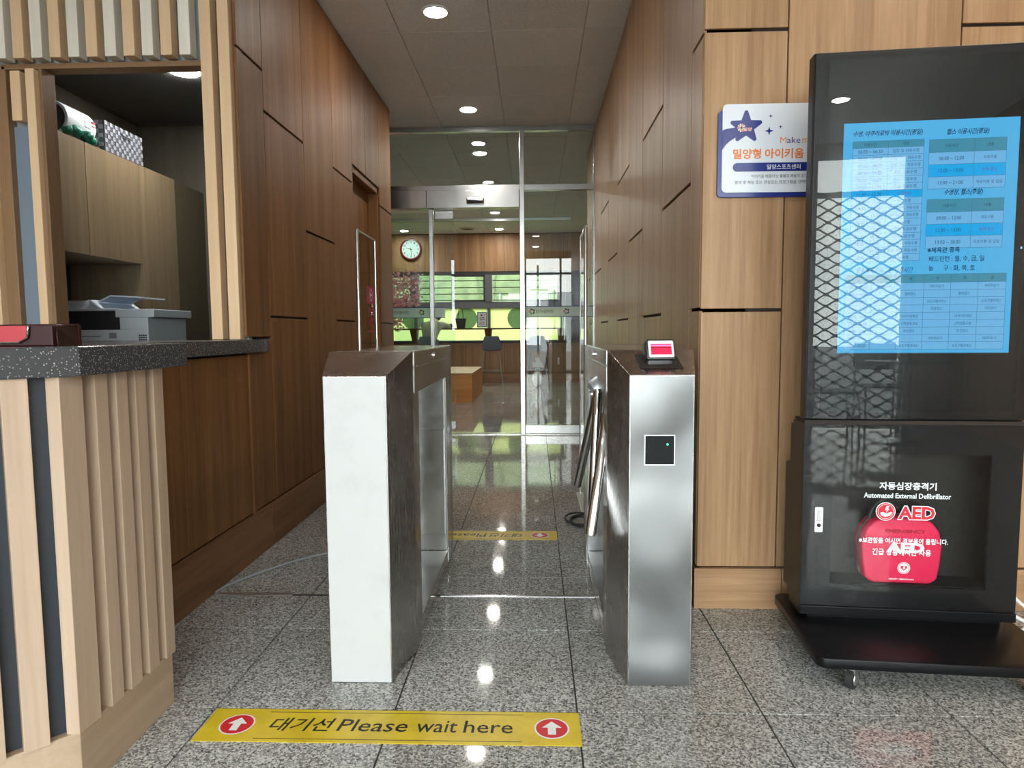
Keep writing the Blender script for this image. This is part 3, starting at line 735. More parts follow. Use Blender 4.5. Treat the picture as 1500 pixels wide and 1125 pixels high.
lamp(-2.46, 9.5, 'round ceiling light hidden in the left part of the cafe', 'round ceiling lights')
for x, y in ((.04, -.73), (.04, -2.4), (1.9, -.2), (1.9, -2.0), (-1.9, -.5), (1.9, 1.45)):
    lamp(x, y, 'round ceiling light of the lobby behind the camera', 'round ceiling lights')
t = thing('ceiling_diffuser', 'round dark air diffuser in the cafe ceiling', 'vent', (-1.241, 12.5, ZC))
part('ring', MB().lathe([(.15, 0), (.15, -.012), (.12, -.02), (.115, -.004), (.115, 0)], 28), M['tgrid'], t, smooth=True)
part('core', MB().lathe([(.105, -.004), (.08, -.016), (.02, -.018)], 28), M['frame_dk'], t, smooth=True)
t = thing('ceiling_track', 'dark metal track running across the cafe ceiling', 'track', (0, 11.5, ZC))
part('channel', MB().box(-4.4, .62, -.06, .06, -.03, 0), M['frame_dk'], t)
part('lip', MB().box(-4.4, .62, -.075, -.062, -.045, 0), M['alu'], t)

# ================================================================== TURNSTILES
def turnstile(label, cx, lane, right):
    """lane: +1 when the lane side is +x"""
    t = thing('turnstile', label, 'turnstile', (cx, 0, 0))
    hf, hb, zf, zb = .089, .1275, .881, .943
    y0, y1, y2, y3 = 1.81, 2.0, 2.93, 3.12
    S = M['steel']
    def X(v): return v * lane
    def cap(ya, yb):
        return MB().hexa([(-hf, ya, 0), (hf, ya, 0), (hf, ya, zf), (-hf, ya, zf)], [(-hb, yb, 0), (hb, yb, 0), (hb, yb, zb), (-hb, yb, zb)])
    nb = cap(y0, y1); nb.box(-hb, hb, y1, 2.10, 0, zb)
    part('near_post', nb, M['steel_post'], t, bevel=.002)
    fb = cap(y3, y2); fb.box(-hb, hb, 2.75, y2, 0, zb)
    part('far_post', fb, S, t, bevel=.002)
    part('top_beam', MB().box(-hb, hb, 2.101, 2.749, .812, zb), M['mirror'], t, bevel=.002)
    xi, xo = sorted((X(-hb), X(-.02)))
    part('inner_case', MB().box(xi, xo, 2.101, 2.749, .03, .811), S, t)
    part('base_plate', MB().box(-hb, hb, 2.101, 2.749, 0, .075), M['mirror'], t, bevel=.002)
    # front plate
    fm_ = M['face_grey'] if right else M['face_white']
    if right:
        # front plate with a square reader window
        wx0, wx1, wz0, wz1 = -.045, .034, .634, .714
        fp = MB(); e_ = .085
        for a, b_, c_, d_ in ((-e_, wx0, .004, .877), (wx1, e_, .004, .877), (wx0, wx1, .004, wz0), (wx0, wx1, wz1, .877)): fp.box(a, b_, y0 - .0025, y0 + .001, c_, d_)
        part('front_panel', fp, fm_, t)
        rd = part('reader_window', MB().box(wx0, wx1, y0 - .001, y0 + .0015, wz0, wz1), mat('reader_black', (.004, .004, .005), .3, spec=.15), t)
        part('bezel', MB().box(wx0 - .002, wx0, y0 - .004, y0, wz0 - .002, wz1 + .002).box(wx1, wx1 + .002, y0 - .004, y0, wz0 - .002, wz1 + .002).box(wx0, wx1, y0 - .004, y0, wz0 - .002, wz0).box(wx0, wx1, y0 - .004, y0, wz1, wz1 + .002), M['alu'], rd)
        part('status_led', MB().ball((.016, y0 - .002, .690), .0028, 8, 6), mat('green_led', (.0, .5, .25), .4, emit=(.05, 1, .45), es=2.0), rd)
    else:
        part('front_panel', MB().box(-.086, .086, y0 - .0025, y0 + .001, .003, .878), fm_, t, bevel=.0008, seg=1, label='white front panel')
    # lane side cover strips
    xs = X(hb)
    def side(y_a, y_b, za, zb_, m, nm, th=.002, par=t, **k):
        a, b_ = sorted((xs, xs + X(th))); return part(nm, MB().box(a, b_, y_a, y_b, za, zb_), m, par, **k)
    sd = side(2.02, 2.83, .897, .941, M['mirror'], 'side_strip', bevel=.0006, seg=1)
    side(2.02, 2.83, .814, .893, M['mirror'], 'side_strip', bevel=.0006, seg=1)
    lk = part('lock', MB().lathe([(.011, 0), (.011, .006), (.008, .008)], 16, (0, 0, 0), 'x'), M['chrome'], t, smooth=True)
    lk.location = (xs + (0 if lane > 0 else -.008), 2.42, .918)
    side(2.752, 2.83, .02, .81, M['mirror'], 'side_rim', bevel=.0006, seg=1)
    side(2.10, 2.75, .004, .03, M['mirror'], 'side_rim', bevel=.0006, seg=1)
    # far wall of the recess, facing the camera: upper plate, door with lock, skirt
    a, b_ = sorted((X(-.018), X(.118)))
    part('recess_plate', MB().box(a, b_, 2.744, 2.749, .60, .805), M['mirror'], t)
    dr = part('access_door', MB().box(a, b_, 2.738, 2.749, .145, .594), M['mirror'], t, bevel=.002)
    lo = part('door_lock', MB().lathe([(.011, 0), (.011, -.006), (.007, -.008)], 16, (0, 0, 0), 'y'), M['chrome'], dr, smooth=True); lo.location = (X(-.005), 2.737, .555)
    part('skirt', MB().box(a, b_, 2.744, 2.749, .078, .138), S, t)
    # top seam
    return t
M['steel_post'] = steel('stainless_post', (.42, .395, .38), .24)
tl = turnstile('white fronted stainless turnstile post on the left of the lane', -.4985, 1, False)
tr = turnstile('grey stainless turnstile with reader window and tripod arms', .3475, -1, True)
# tripod hub and arms on the right turnstile
hub = part('arm_hub', MB().lathe([(.0, .0), (.036, .0), (.042, .012), (.042, .045), (.030, .058), (.0, .058)], 20), mat('cast_aluminium', (.55, .58, .62), .42, .8), tr, smooth=True)
hub.location = (-.098, 2.32, .818); hub.rotation_euler = (0, R(-128), 0)
part('hub_face', MB().lathe([(.014, .058), (.014, .064), (.008, .066)], 14), M['chrome'], hub, smooth=True)
def arm(p, q, r=.0165):
    p, q = Vector(p), Vector(q); d = (q - p).normalized()
    return part('arm', MB().tube([p, p + d * .01, q - d * .008, q - d * .002, q], [r * .9, r, r, r * .92, r * .75], 20), M['chrome'], tr, smooth=True)
arm((-.128, 2.29, .80), (-.152, 2.22, .405))
arm((-.114, 2.12, .735), (-.179, 2.00, .372))
arm((-.118, 2.40, .78), (-.183, 2.55, .40))
# slot in the sloping top of the right turnstile
sl = R(18.1)
part('scanner_slot', MB().hexa([(-.052, 1.852, .8958), (.066, 1.852, .8958), (.066, 1.958, .9305), (-.052, 1.958, .9305)], [(-.052, 1.851, .8975), (.066, 1.851, .8975), (.066, 1.957, .9322), (-.052, 1.957, .9322)]), M['gap'], tr)
# scanner
t = thing('barcode_scanner', 'black barcode scanner glowing red on top of the right turnstile', 'scanner', (.3545, 1.90, .912), R(4))
hd_ = part('head', MB().prism(rrect(-.042, .042, -.030, .030, .007), -.018, .026, 'y'), mat('scanner_black', (.012, .013, .015), .35), t, bevel=.002, smooth=True)
hd_.location = (0, -.005, .030); hd_.rotation_euler = (R(-22), 0, 0)
part('bezel', MB().prism(rrect(-.036, .036, -.025, .025, .005), -.021, -.0175, 'y'), mat('scanner_silver', (.62, .62, .63), .3), hd_, bevel=.001)
part('red_window', MB().box(-.029, .029, -.0222, -.0205, -.017, .014), mat('red_scan_light', (.2, 0, .01), .3, emit=(1, .0, .045), es=1.0), hd_)
part('bright_line', MB().box(-.029, .029, -.0232, -.022, .007, .0115), mat('red_scan_line', (.2, 0, .01), .3, emit=(1, .12, .30), es=1.6), hd_)
part('dark_bar', MB().box(-.029, .029, -.0232, -.022, .0015, .0045), mat('scan_bar', (.05, 0, .005), .3), hd_)
part('foot', MB().prism(rrect(-.042, .042, -.022, .030, .012), -.022, .010), bpy.data.materials['scanner_black'], t, bevel=.003, smooth=True)

# acrylic side guards
def guard(x, label, s):
    t = thing('acrylic_guard', label, 'barrier', (x, 3.6, 0), group='acrylic side guards of the lane')
    part('post', MB().tube([(0, 0, 0), (0, 0, 1.555), (0, 0, 1.562)], [.010, .010, .007], 12), M['alu'], t, smooth=True)
    part('post', MB().tube([(0, .40, 0), (0, .40, 1.555)], .007, 10), M['alu'], t, smooth=True)
    part('top_rail', MB().box(-.006, .006, .01, .40, 1.548, 1.558), M['alu'], t, bevel=.001)
    part('sheet', MB().box(-.002, .002, .01, .395, .04, 1.547), M['acryl'], t)
    part('foot', MB().box(-.02, .02, -.03, .43, 0, .012), M['alu'], t, bevel=.002)
    return t
gl_ = guard(-.955, 'clear acrylic guard with pink sign behind the left turnstile', 1)
guard(.277, 'clear acrylic guard standing behind the right turnstile', -1)
M['pink'] = mat('pink_red_ink', (.42, .03, .09), .5)
sg = MB().box(.0022, .003, .17, .36, 1.17, 1.27)
sgp = part('sign_panel', sg, M['pink'], gl_)
P = lambda a, b: (.0035, a, b)
rg = MB().disc((.0034, .265, 1.22), .036, 'x', 24, .030)
rg.add([P(.24, 1.22), P(.262, 1.238), P(.262, 1.225), P(.29, 1.225), P(.29, 1.215), P(.262, 1.215), P(.262, 1.202)], [(0, 1, 2, 3, 4, 5, 6)])
part('arrow_emblem', rg, M['white'], sgp)
tx = MB(); text(tx, '전용', .19, .34, 1.10, 1.15, P, .02); text(tx, '출입', .19, .34, 1.04, 1.09, P, .02); tx.box(.003, .0035, .17, .36, 1.005, 1.015)
part('lettering', tx, M['pink'], gl_)

# ================================================================== FLOOR STICKERS
M['yellow'] = noisy(mat('yellow_vinyl', (.7, .5, .02), .38), (.56, .40, .015), (.70, .52, .03), (1, 1, 1), 12, 4, .3, .6)
M['signred'] = mat('sign_red', (.60, .02, .03), .4)
def sticker(label, x, y, rz):
    t = thing('floor_sticker', label, 'sticker', (x, y, .0005), rz, group='yellow waiting line stickers')
    w, d = .963, .140; zz = .0016
    part('vinyl', MB().box(0, w, 0, d, 0, .0012), M['yellow'], t)
    P = lambda a, b: (a, b, zz)
    for cx in (.085, w - .072):
        part('white_ring', MB().disc((cx, d / 2, .0014), .044, 'z', 36), M['white'], t)
        rd = part('red_disc', MB().disc((cx, d / 2, zz), .040, 'z', 36), M['signred'], t)
        q = [(-.010, -.027), (.010, -.027), (.010, .002), (.025, .002), (0, .029), (-.025, .002), (-.010, .002)]
        part('arrow', MB().add([(cx + a, d / 2 + b, zz + .0003) for a, b in q], [tuple(range(7))]), M['white'], rd)
    part('line', MB().box(.150, w - .145, .012, .0135, .0012, zz).box(.150, w - .145, d - .0145, d - .013, .0012, zz), M['ink'], t)
    a = MB(); text(a, '대기선', .174, .330, .044, .101, P, .012, .20); text(a, 'Please', .350, .527, .046, .098, P, .006, .12)
    text(a, 'wait', .548, .652, .046, .096, P, .006, .06); text(a, 'here', .669, .793, .046, .098, P, .006, .03)
    part('lettering', a, M['ink'], t)
    return t
sticker('yellow please wait here sticker on the floor in front of the turnstiles', -.851, 1.530, 0)
sticker('upside-down yellow waiting line sticker beyond the turnstiles', .108, 3.262, PI)

# floor threshold strip
ts = struct('trim_1', MB().box(-1.24, .225, 2.430, 2.446, -.004, .001), M['grout'], label='metal expansion strip crossing the floor between the turnstiles')
part('metal_strip', MB().box(-1.235, -.93, 2.428, 2.449, 0, .004), M['alu'], ts, bevel=.001)
part('metal_strip', MB().box(-.36, .225, 2.429, 2.447, 0, .003), M['steel_h'], ts, bevel=.001)

# cables
def cable(name, label, pts, r, m, group=None, cat='cable', n=6):
    P_ = [Vector(p) for p in pts]; out = []
    for i in range(len(P_) - 1):
        p0, p1, p2, p3 = P_[max(i - 1, 0)], P_[i], P_[i + 1], P_[min(i + 2, len(P_) - 1)]
        for k in range(n):
            t = k / n; out.append(.5 * ((2 * p1) + (-p0 + p2) * t + (2 * p0 - 5 * p1 + 4 * p2 - p3) * t * t + (-p0 + 3 * p1 - 3 * p2 + p3) * t ** 3))
    out.append(P_[-1])
    return tag(part(name, MB().tube(out, r, 8), m, smooth=True), label, cat, group)
M['cable_grey'] = mat('grey_cable', (.32, .34, .37), .45); M['cable_white'] = mat('white_cable', (.75, .75, .76), .45)
cable('floor_cable', 'thin grey cable lying on the floor from wall to left turnstile',
      [(-1.232, 2.445, .006), (-1.225, 2.50, .006), (-1.17, 2.62, .006), (-1.05, 2.80, .006), (-.90, 2.93, .006), (-.72, 3.02, .006), (-.55, 3.0, .006)], .0045, M['cable_grey'])
for k, (dx, dr, z) in enumerate(((0, 0, .006), (.012, .01, .014), (-.01, .018, .022))):
    pts = []
    for i in range(13):
        a = 2 * PI * i / 12
        pts.append((.245 + dx + (.060 + dr) * math.cos(a), 3.42 + (.09 + dr) * math.sin(a), z))
    o = cable('cable_coil', 'black cable coiled on the floor beside the right acrylic guard', pts, .005, M['rubber'], 'loops of black cable', n=3)
for k, pts in enumerate(([(1.47, 2.22, .30), (1.52, 2.25, .22), (1.60, 2.26, .12), (1.72, 2.24, .02), (1.9, 2.25, .008)],
                         [(1.46, 2.20, .16), (1.50, 2.18, .06), (1.56, 2.15, .010), (1.66, 2.20, .010), (1.78, 2.2, .05), (1.9, 2.26, .2)],
                         [(1.45, 2.22, .12), (1.53, 2.24, .09), (1.62, 2.2, .03), (1.70, 2.12, .008), (1.62, 2.06, .008), (1.5, 2.10, .008), (1.45, 2.2, .012)])):
    cable('white_cable', ('white cable hanging behind the display stand', 'white cable curling on the floor behind the display stand', 'white cable looped beside the base of the display stand')[k], pts, .006, M['cable_white'])

# ================================================================== DISPLAY STAND (right)
t = thing('display_stand', 'black information display stand with timetable screen and defibrillator compartment', 'display', (.829, 2.052, 0), R(-5))
ks = t
B_ = M['black']; W = .625
# base plate, neck, casters
part('base_plate', MB().prism(rrect(-.028, W + .014, -.268, .195, .03), .068, .097), B_, t, bevel=.003, smooth=True)
part('neck', MB().box(.03, W - .03, .015, .13, .096, .118), B_, t)
for cx, cy in ((.075, -.235), (.55, -.235), (.075, .15), (.55, .15)):
    w = part('caster', MB().box(-.012, .012, -.014, .014, .045, .068), M['alu'], t); w.location = (cx, cy, 0); w.rotation_euler = (0, 0, R(-40))
    part('tyre', MB().lathe([(.022, -.011), (.030, -.009), (.030, .009), (.022, .011)], 24, (0, 0, .030), 'x'), M['rubber'], w, smooth=True)
    part('hub', MB().lathe([(.0, -.0125), (.017, -.0125), (.019, -.010), (.019, .010), (.017, .0125), (0, .0125)], 20, (0, 0, .030), 'x'), M['alu'], w, smooth=True)
# lower cabinet: open-fronted box with a glazed door
zl0, zl1 = .112, .712
lc = MB().box(0, .012, 0, .105, zl0, zl1).box(W - .012, W, 0, .105, zl0, zl1).box(.012, W - .012, 0, .105, zl1 - .012, zl1).box(.012, W - .012, 0, .105, zl0, zl0 + .03).box(.012, W - .012, .10, .17, zl0, zl1 - .02)
lc.hexa([(.0, .105, zl0 + .04), (W, .105, zl0 + .04), (W, .175, zl0 + .04), (0, .175, zl0 + .04)], [(0, .105, zl1 - .13), (W, .105, zl1 - .13), (W, .175, zl1 - .15), (0, .175, zl1 - .15)])
part('lower_cabinet', lc, M['black_side'], t)
part('compartment_floor', MB().box(.08, .56, .008, .10, .205, .212), M['black'], t)
wx0, wx1, wz0, wz1 = .088, .538, .208, .622
dn = MB()
for a, b, c, d in ((0, wx0, zl0 + .03, zl1), (wx1, W, zl0 + .03, zl1), (wx0, wx1, zl0 + .03, wz0), (wx0, wx1, wz1, zl1)): dn.box(a, b, -.004, .006, c, d)
dr = part('door', dn, M['black'], t)
part('cover_glass', MB().box(.002, W - .002, -.0085, -.005, zl0 + .032, zl1 - .002), M['kglass'], t)
part('lower_lip', MB().box(0, W, -.010, .01, zl0, zl0 + .028), B_, t, bevel=.002)
lt = part('latch', MB().prism(rrect(.036, .060, .376, .454, .003), -.013, -.008, 'y'), M['alu'], dr, bevel=.001)
part('keyhole', MB().lathe([(.006, -.0135), (.006, -.0145)], 14, (.048, 0, .398), 'y'), M['gap'], lt)
part('button', MB().prism(rrect(.041, .055, .41, .445, .002), -.0142, -.0128, 'y'), M['steel'], lt)
part('seam_strip', MB().box(0, W, -.006, .09, .7125, .724), M['gap'], t)
# lettering on the door glass
P = lambda a, b: (a, -.0092, b)
M['printwhite'] = mat('white_print', (.75, .82, .85), .5)
tx = MB()
text(tx, '자동심장충격기', .222, .385, .513, .537, P, .025)
text(tx, 'Automated External Defibrillator', .178, .427, .487, .503, P, .02)
text(tx, '※보관함을 여시면 경보음이 울립니다.', .168, .424, .346, .364, P, .02)
text(tx, '긴급 상황에서만 사용', .208, .377, .309, .330, P, .02)
part('lettering', tx, M['printwhite'], t)
P2 = lambda a, b: (a, -.0096, b); P3 = lambda a, b: (a, -.0102, b)
lg = MB().disc((.2425, -.0092, .4455), .0285, 'y', 36); text(lg, 'AED', .2755, .386, .4205, .4655, P2, .085)
part('aed_emblem', lg, M['printwhite'], t)
lr = MB().disc((.2425, -.0098, .4455), .0262, 'y', 36); text(lr, 'AED', .2785, .383, .4235, .4625, P3, .035)
part('aed_emblem', lr, mat('aed_red', (.62, .01, .03), .45), t)
lw = MB().disc((.2425, -.0099, .4455), .0225, 'y', 36, .0215)
lw.add([(a, -.0104, b) for a, b in ((.244, .463), (.252, .463), (.248, .455), (.253, .455), (.243, .441), (.2455, .450), (.240, .450))], [tuple(range(7))])
pts = [(.2265, .442), (.235, .444), (.245, .439), (.257, .445), (.262, .443), (.255, .433), (.240, .429), (.229, .434)]
lw.add([(a, -.0104, b) for a, b in pts], [tuple(range(8))])
part('aed_emblem', lw, M['printwhite'], t)
# upper display
zu0, zu1 = .726, 1.812
ub = MB().prism([(0, .0), (0, .045), (.02, .075), (W - .02, .075), (W, .045), (W, 0)], zu0, zu1)
part('display_case', ub, M['black_side'], t, bevel=.003)
part('front_bezel', MB().box(.002, W - .002, -.006, .001, zu0 + .002, zu1 - .002), M['black'], t, bevel=.002)
part('display_panel', MB().box(.042, .592, -.0075, -.0055, .755, 1.785), M['display'], t)
# screen picture
P = lambda a, b: (a, -.0086, b); P1 = lambda a, b: (a, -.0090, b); P2 = lambda a, b: (a, -.0094, b)
def em(n, c, s=1.0): return mat(n, (.004, .004, .004), .5, spec=.1, emit=c, es=s * .62)
SB = em('screen_blue', (.07, .42, .76), 1.0); SC_ = em('screen_cell', (.14, .43, .74), 1.0); SH = em('screen_header', (.045, .25, .37), 1.0); SHL = em('screen_highlight', (.0, .36, .78), 1.0)
SL = em('screen_line', (.04, .15, .28), 1.0); SN = em('screen_navy', (.0, .012, .10), .7); SK = em('screen_text', (.01, .04, .10), 1.0); SR = em('screen_red', (.13, .02, .20), 1.0)
sx0, sx1, sz0, sz1 = .087, .566, .929, 1.604
scr = part('screen_picture', MB().box(sx0, sx1, -.0084, -.0074, sz0, sz1), SB, t)
def Q(mb, a, b, c, d, P): mb.quad(P(a, c), P(b, c), P(b, d), P(a, d))
cell, head, hl, line, navy, txt, red = (MB() for _ in range(7))
# picture pixel -> panel coordinate (bilinear over the screen corners in the photo)
U = lambda f: sx0 + f * (sx1 - sx0); V = lambda f: sz1 - f * (sz1 - sz0)
def table(u0, u1, v0, rows, cols, rh, hh, texts, hls=(), last=None, small=.5):
    a, b = U(u0), U(u1); cs = [a + (b - a) * c for c in cols]
    v = V(v0); tot = hh + rh * rows
    Q(head, a, b, V(v0 + hh), v, P); Q(cell, a, b, V(v0 + tot), V(v0 + hh), P)
    lw = .0005
    vs = [v0, v0 + hh] + [v0 + hh + rh * (k + 1) for k in range(rows)]
    for k in hls: Q(hl, a, b, V(vs[k + 2]), V(vs[k + 1]), P1)
    for q in vs: Q(line, a, b, V(q) - lw, V(q) + lw, P2)
    for c in cs: Q(line, c - lw, c + lw, V(v0 + tot), v, P2)
    for r, row in enumerate(texts):
        zt, zb = V(vs[r]), V(vs[r + 1]); h = zt - zb; th = min(h * small, .0105)
        for c, s in enumerate(row):
            if not s: continue
            cw = cs[c + 1] - cs[c]; w = min(cw * .82, th * .62 * sum(1.35 if ord(q) > 300 else .8 for q in s) )
            m = (cs[c] + cs[c + 1]) / 2; zc = (zt + zb) / 2
            text(red if (r - 1) in hls and c == 1 else txt, s, m - w / 2, m + w / 2, zc - th / 2, zc + th / 2, P2)
text(navy, '수영, 아쿠아로빅 이용시간(평일)', U(.055), U(.455), V(.062), V(.034), P1, .02, .25)
table(.055, .465, .079, 16, (0, .5, 1), .0305, .029, [('이용시간', '내용'), ('06:00 ~ 06:30', '입장 및 자유수영'), ('06:30 ~ 07:20', '상급, 연수, 자유수영'), ('07:30 ~ 08:20', '중급, 상급, 자유수영'),
      ('08:30 ~ 09:20', '초급, 자유수영'), ('09:30 ~ 10:20', '중급, 자유수영'), ('10:30 ~ 11:20', '초급, 자유수영'), ('11:30 ~ 12:20', '수질정화'), ('12:30 ~ 13:20', '자유수영'), ('13:30 ~ 14:20', '아쿠아로빅, 자유수영'),
      ('14:30 ~ 15:20', '아쿠아로빅, 자유수영'), ('15:30 ~ 16:20', '자유수영'), ('16:30 ~ 17:20', '어린이, 자유수영'), ('17:30 ~ 18:20', '초급, 자유수영'), ('18:30 ~ 19:20', '중급, 연수, 자유수영'), ('19:30 ~ 20:20', '초급, 중급, 자유수영'), ('20:30 ~ 21:00', '자유수영')], (6,), small=.58)
text(navy, '헬스 이용시간(평일)', U(.592), U(.83), V(.068), V(.040), P1, .02, .25)
table(.495, .93, .083, 3, (0, .59, 1), .0515, .054, [('이용시간', '내용'), ('06:00 ~ 12:00', '자유이용'), ('12:00 ~ 13:00', '방역·청소'), ('13:00 ~ 21:00', '자유이용 및 입실')], (1,), small=.34)
text(navy, '수영장, 헬스(주말)', U(.592), U(.81), V(.322), V(.294), P1, .02, .25)
table(.495, .93, .336, 3, (0, .59, 1), .0515, .054, [('이용시간', '내용'), ('09:00 ~ 12:00', '자유이용'), ('12:00 ~ 13:00', '방역·청소'), ('13:00 ~ 18:00', '자유이용 및 입실')], (1,), small=.34)
text(navy, '※체육관 종목', U(.51), U(.695), V(.564), V(.540), P1, .02)
text(navy, '배드민턴 : 월, 수, 금, 일', U(.52), U(.835), V(.604), V(.578), P1, .01)
text(navy, '농      구 : 화, 목, 토', U(.52), U(.785), V(.644), V(.618), P1, .01)
text(navy, '생활체육프로그램 이용시간', U(.10), U(.43), V(.648), V(.622), P1, .0, .25)
T1, T2, T3, T4, T5, T6 = '테라피요가', '줌바댄스', '소도구필라테스', '라인댄스', '다이어트복싱', '근력운동교실'
table(.038, .965, .656, 9, (0, .165, .33, .495, .662, .83, 1), .0324, .036, [('시간', '월', '화', '수', '목', '금'), ('09:00~09:50', T1, '', T1, '', T1), ('09:30~10:20', '', T2, '', T2, ''), ('10:00~10:50', T3, '', T3, '', T3),
      ('11:00~11:50', T4, '', T4, '', T4), ('15:00~15:50', '', T5, '', T5, ''), ('17:30~18:20', '', T6, '', T6, ''), ('18:30~19:20', '', T4, '', T4, ''), ('19:00~19:50', T1, '', T1, '', T1), ('19:30~20:20', '', T3, '', T3, '')], small=.42)
Q(line, sx0, sx1, sz0 - .001, sz0 + .001, P2)
for mb, m_, n_ in ((cell, SC_, 'table_cells'), (head, SH, 'table_header'), (hl, SHL, 'highlight_row'), (line, SL, 'table_lines'), (navy, SN, 'heading_text'), (txt, SK, 'table_text'), (red, SR, 'highlight_text')):
    part(n_, mb, m_, scr)
part('cover_glass', MB().box(.004, W - .004, -.0135, -.0125, zu0 + .004, zu1 - .004), M['kglass'], t)
part('indicator_led', MB().box(.584, .588, -.0086, -.0076, 1.23, 1.236), em('blue_led', (.3, .6, 1), 1.5), t)

# defibrillator bag standing in the compartment
bgx = .306
t = thing('defibrillator_bag', 'red defibrillator bag standing behind the glass of the display stand', 'bag', (0, 0, 0))
t.location = ks.location + Matrix.Rotation(R(-5), 3, 'Z') @ Vector((bgx, .052, .212)); t.rotation_euler = (0, 0, R(-5))
M['bagred'] = mat('bag_red', (.72, .012, .075), .5)
prof = []
raw = [(-.085, .0), (.085, .0), (.105, .015), (.112, .06), (.116, .12), (.108, .165), (.085, .195), (.05, .207), (-.05, .207), (-.085, .195), (-.108, .165), (-.118, .12), (-.114, .06), (-.107, .015)]
part('shell', MB().prism(raw, -.036, .036, 'y'), M['bagred'], t, bevel=.009, smooth=True, seg=3)
part('zip', MB().tube([(x * 1.012, .0, z * 1.0 + .0015) for x, z in raw[2:]], .003, 6), M['rubber'], t)
pts = [(.085 * math.cos(a), 0, .195 + .072 * math.sin(a)) for a in [PI * k / 14 for k in range(15)]]
part('handle', MB().tube(pts, .008, 8), M['rubber'], t, smooth=True)
P = lambda a, b: (a, -.0368, b)
tx = MB(); text(tx, 'AED', -.048, .064, .098, .131, P, .06); text(tx, 'HEART GUARDIAN', -.036, .036, .012, .017, P, .03)
part('lettering', tx, M['white'], t)
tx = MB(); text(tx, 'EMERGENCY', -.052, .066, .160, .172, P, .05)
part('lettering', tx, mat('dark_red_print', (.35, .0, .02), .5), t)
hr = MB().disc((.006, -.0366, .050), .0185, 'y', 32, .0165).disc((.006, -.0366, .050), .0150, 'y', 32)
part('heart_emblem', hr, M['white'], t)
hp = []
for k in range(24):
    a = 2 * PI * k / 24; hp.append((.006 + .00060 * 16 * math.sin(a) ** 3 , .0505 + .00060 * (13 * math.cos(a) - 5 * math.cos(2 * a) - 2 * math.cos(3 * a) - math.cos(4 * a))))
part('heart_emblem', MB().add([(a, -.0370, b) for a, b in hp], [tuple(range(24))]), M['bagred'], t)
part('heart_bolt', MB().add([(.006 + a, -.0373, .05 + b) for a, b in ((.001, .006), (.005, .006), (.002, .001), (.005, .001), (-.003, -.007), (-.0005, -.001), (-.004, -.001))], [tuple(range(7))]), M['white'], t)
part('logo_heart', MB().add([(a * .28 - .001, -.0372, .0145 + (b - .05) * .28) for a, b in hp], [tuple(range(24))]), M['white'], t)

# ================================================================== WALL SIGN
t = thing('wall_sign', 'white and navy notice board with a blue star on the oak wall', 'sign', (0, YF, 0))
NV = M['signnavy'] = mat('sign_navy', (.018, .03, .20), .25); WH = mat('sign_white', (.68, .72, .78), .25); OR = mat('sign_orange', (.75, .20, .04), .4)
part('back_board', MB().prism(rrect(.629, 1.16, 1.455, 1.745, .014), -.010, 0, 'y'), NV, t, bevel=.001)
part('front_board', MB().prism(rrect(.643, 1.17, 1.470, 1.765, .016), -.013, -.010, 'y'), WH, t, bevel=.0008)
yy = -.0136
def star(cx, cz, r, ri, rot=0, rnd=.35):
    out = []
    for k in range(10):
        a = PI / 2 + rot + PI * k / 5; q = r if k % 2 == 0 else ri
        if k % 2 == 0:
            for d in (-.10, -.04, .04, .10): out.append((cx + q * .93 * math.cos(a + d) * (1.03 if abs(d) < .05 else 1), cz + q * .93 * math.sin(a + d) * (1.03 if abs(d) < .05 else 1)))
        else: out.append((cx + q * math.cos(a), cz + q * math.sin(a)))
    return out
sp_ = star(.7225, 1.688, .058, .028)
part('star', MB().add([(a, yy, b) for a, b in sp_], [tuple(range(len(sp_)))]), NV, t)
tail = [(.643, 1.678), (.655, 1.683), (.672, 1.685), (.700, 1.690), (.690, 1.655), (.668, 1.642), (.655, 1.630), (.643, 1.612)]
part('star_tail', MB().add([(a, yy + .0001, b) for a, b in tail], [tuple(range(len(tail)))]), NV, t)
for n_, c_, k0 in (('emblem_pale', (.8, .65, .35), 0), ('emblem_red', (.75, .30, .22), 1), ('emblem_grey', (.55, .65, .62), 2)):
    lg = MB()
    for k in range(k0, 9, 3):
        a = R(30 + 38 * k); lg.quad(*[(.7065 + (.004 + .010 * p) * math.cos(a + q), yy - .0004, 1.686 + (.004 + .010 * p) * math.sin(a + q)) for p, q in ((0, -.3), (1, -.22), (1, .22), (0, .3))])
    part('emblem', lg, mat(n_, c_, .4), t)
tx = MB(); text(tx, '밀양', .714, .742, 1.674, 1.687, lambda a, b: (a, yy - .0005, b), .04); part('emblem_text', tx, mat('emblem_pink', (.85, .42, .38), .4), t)
sk = MB()
for cx, cz, r in ((.804, 1.723, .007), (.838, 1.687, .007), (.800, 1.674, .0155)):
    sk.add([(cx + r * (1 if k % 2 == 0 else .32) * math.cos(PI * k / 4), yy, cz + r * (1 if k % 2 == 0 else .32) * math.sin(PI * k / 4)) for k in range(8)], [tuple(range(8))])
part('sparkles', sk, NV, t)
P = lambda a, b: (a, yy, b)
o1 = MB(); o2 = MB(); b0, h1, h2 = 1.633, 1.653, 1.648
text(o1, 'M', .838, .8585, b0, h1, P, 0); text(o2, 'ake', .861, .905, b0, h1, P, 0); text(o1, 'm', .912, .931, b0, h2, P, 0); text(o2, 'y', .933, .950, b0 - .006, h2, P, 0); text(o1, 'dream', .956, 1.035, b0, h1, P, 0)
for s_, a, b in (('밀양형', .680, .775), ('아이키움', .787, .918), ('배움터', .930, 1.025)): text(o1, s_, a, b, 1.582, 1.616, P, .03)
part('orange_lettering', o1, OR, t); part('navy_lettering', o2, NV, t)
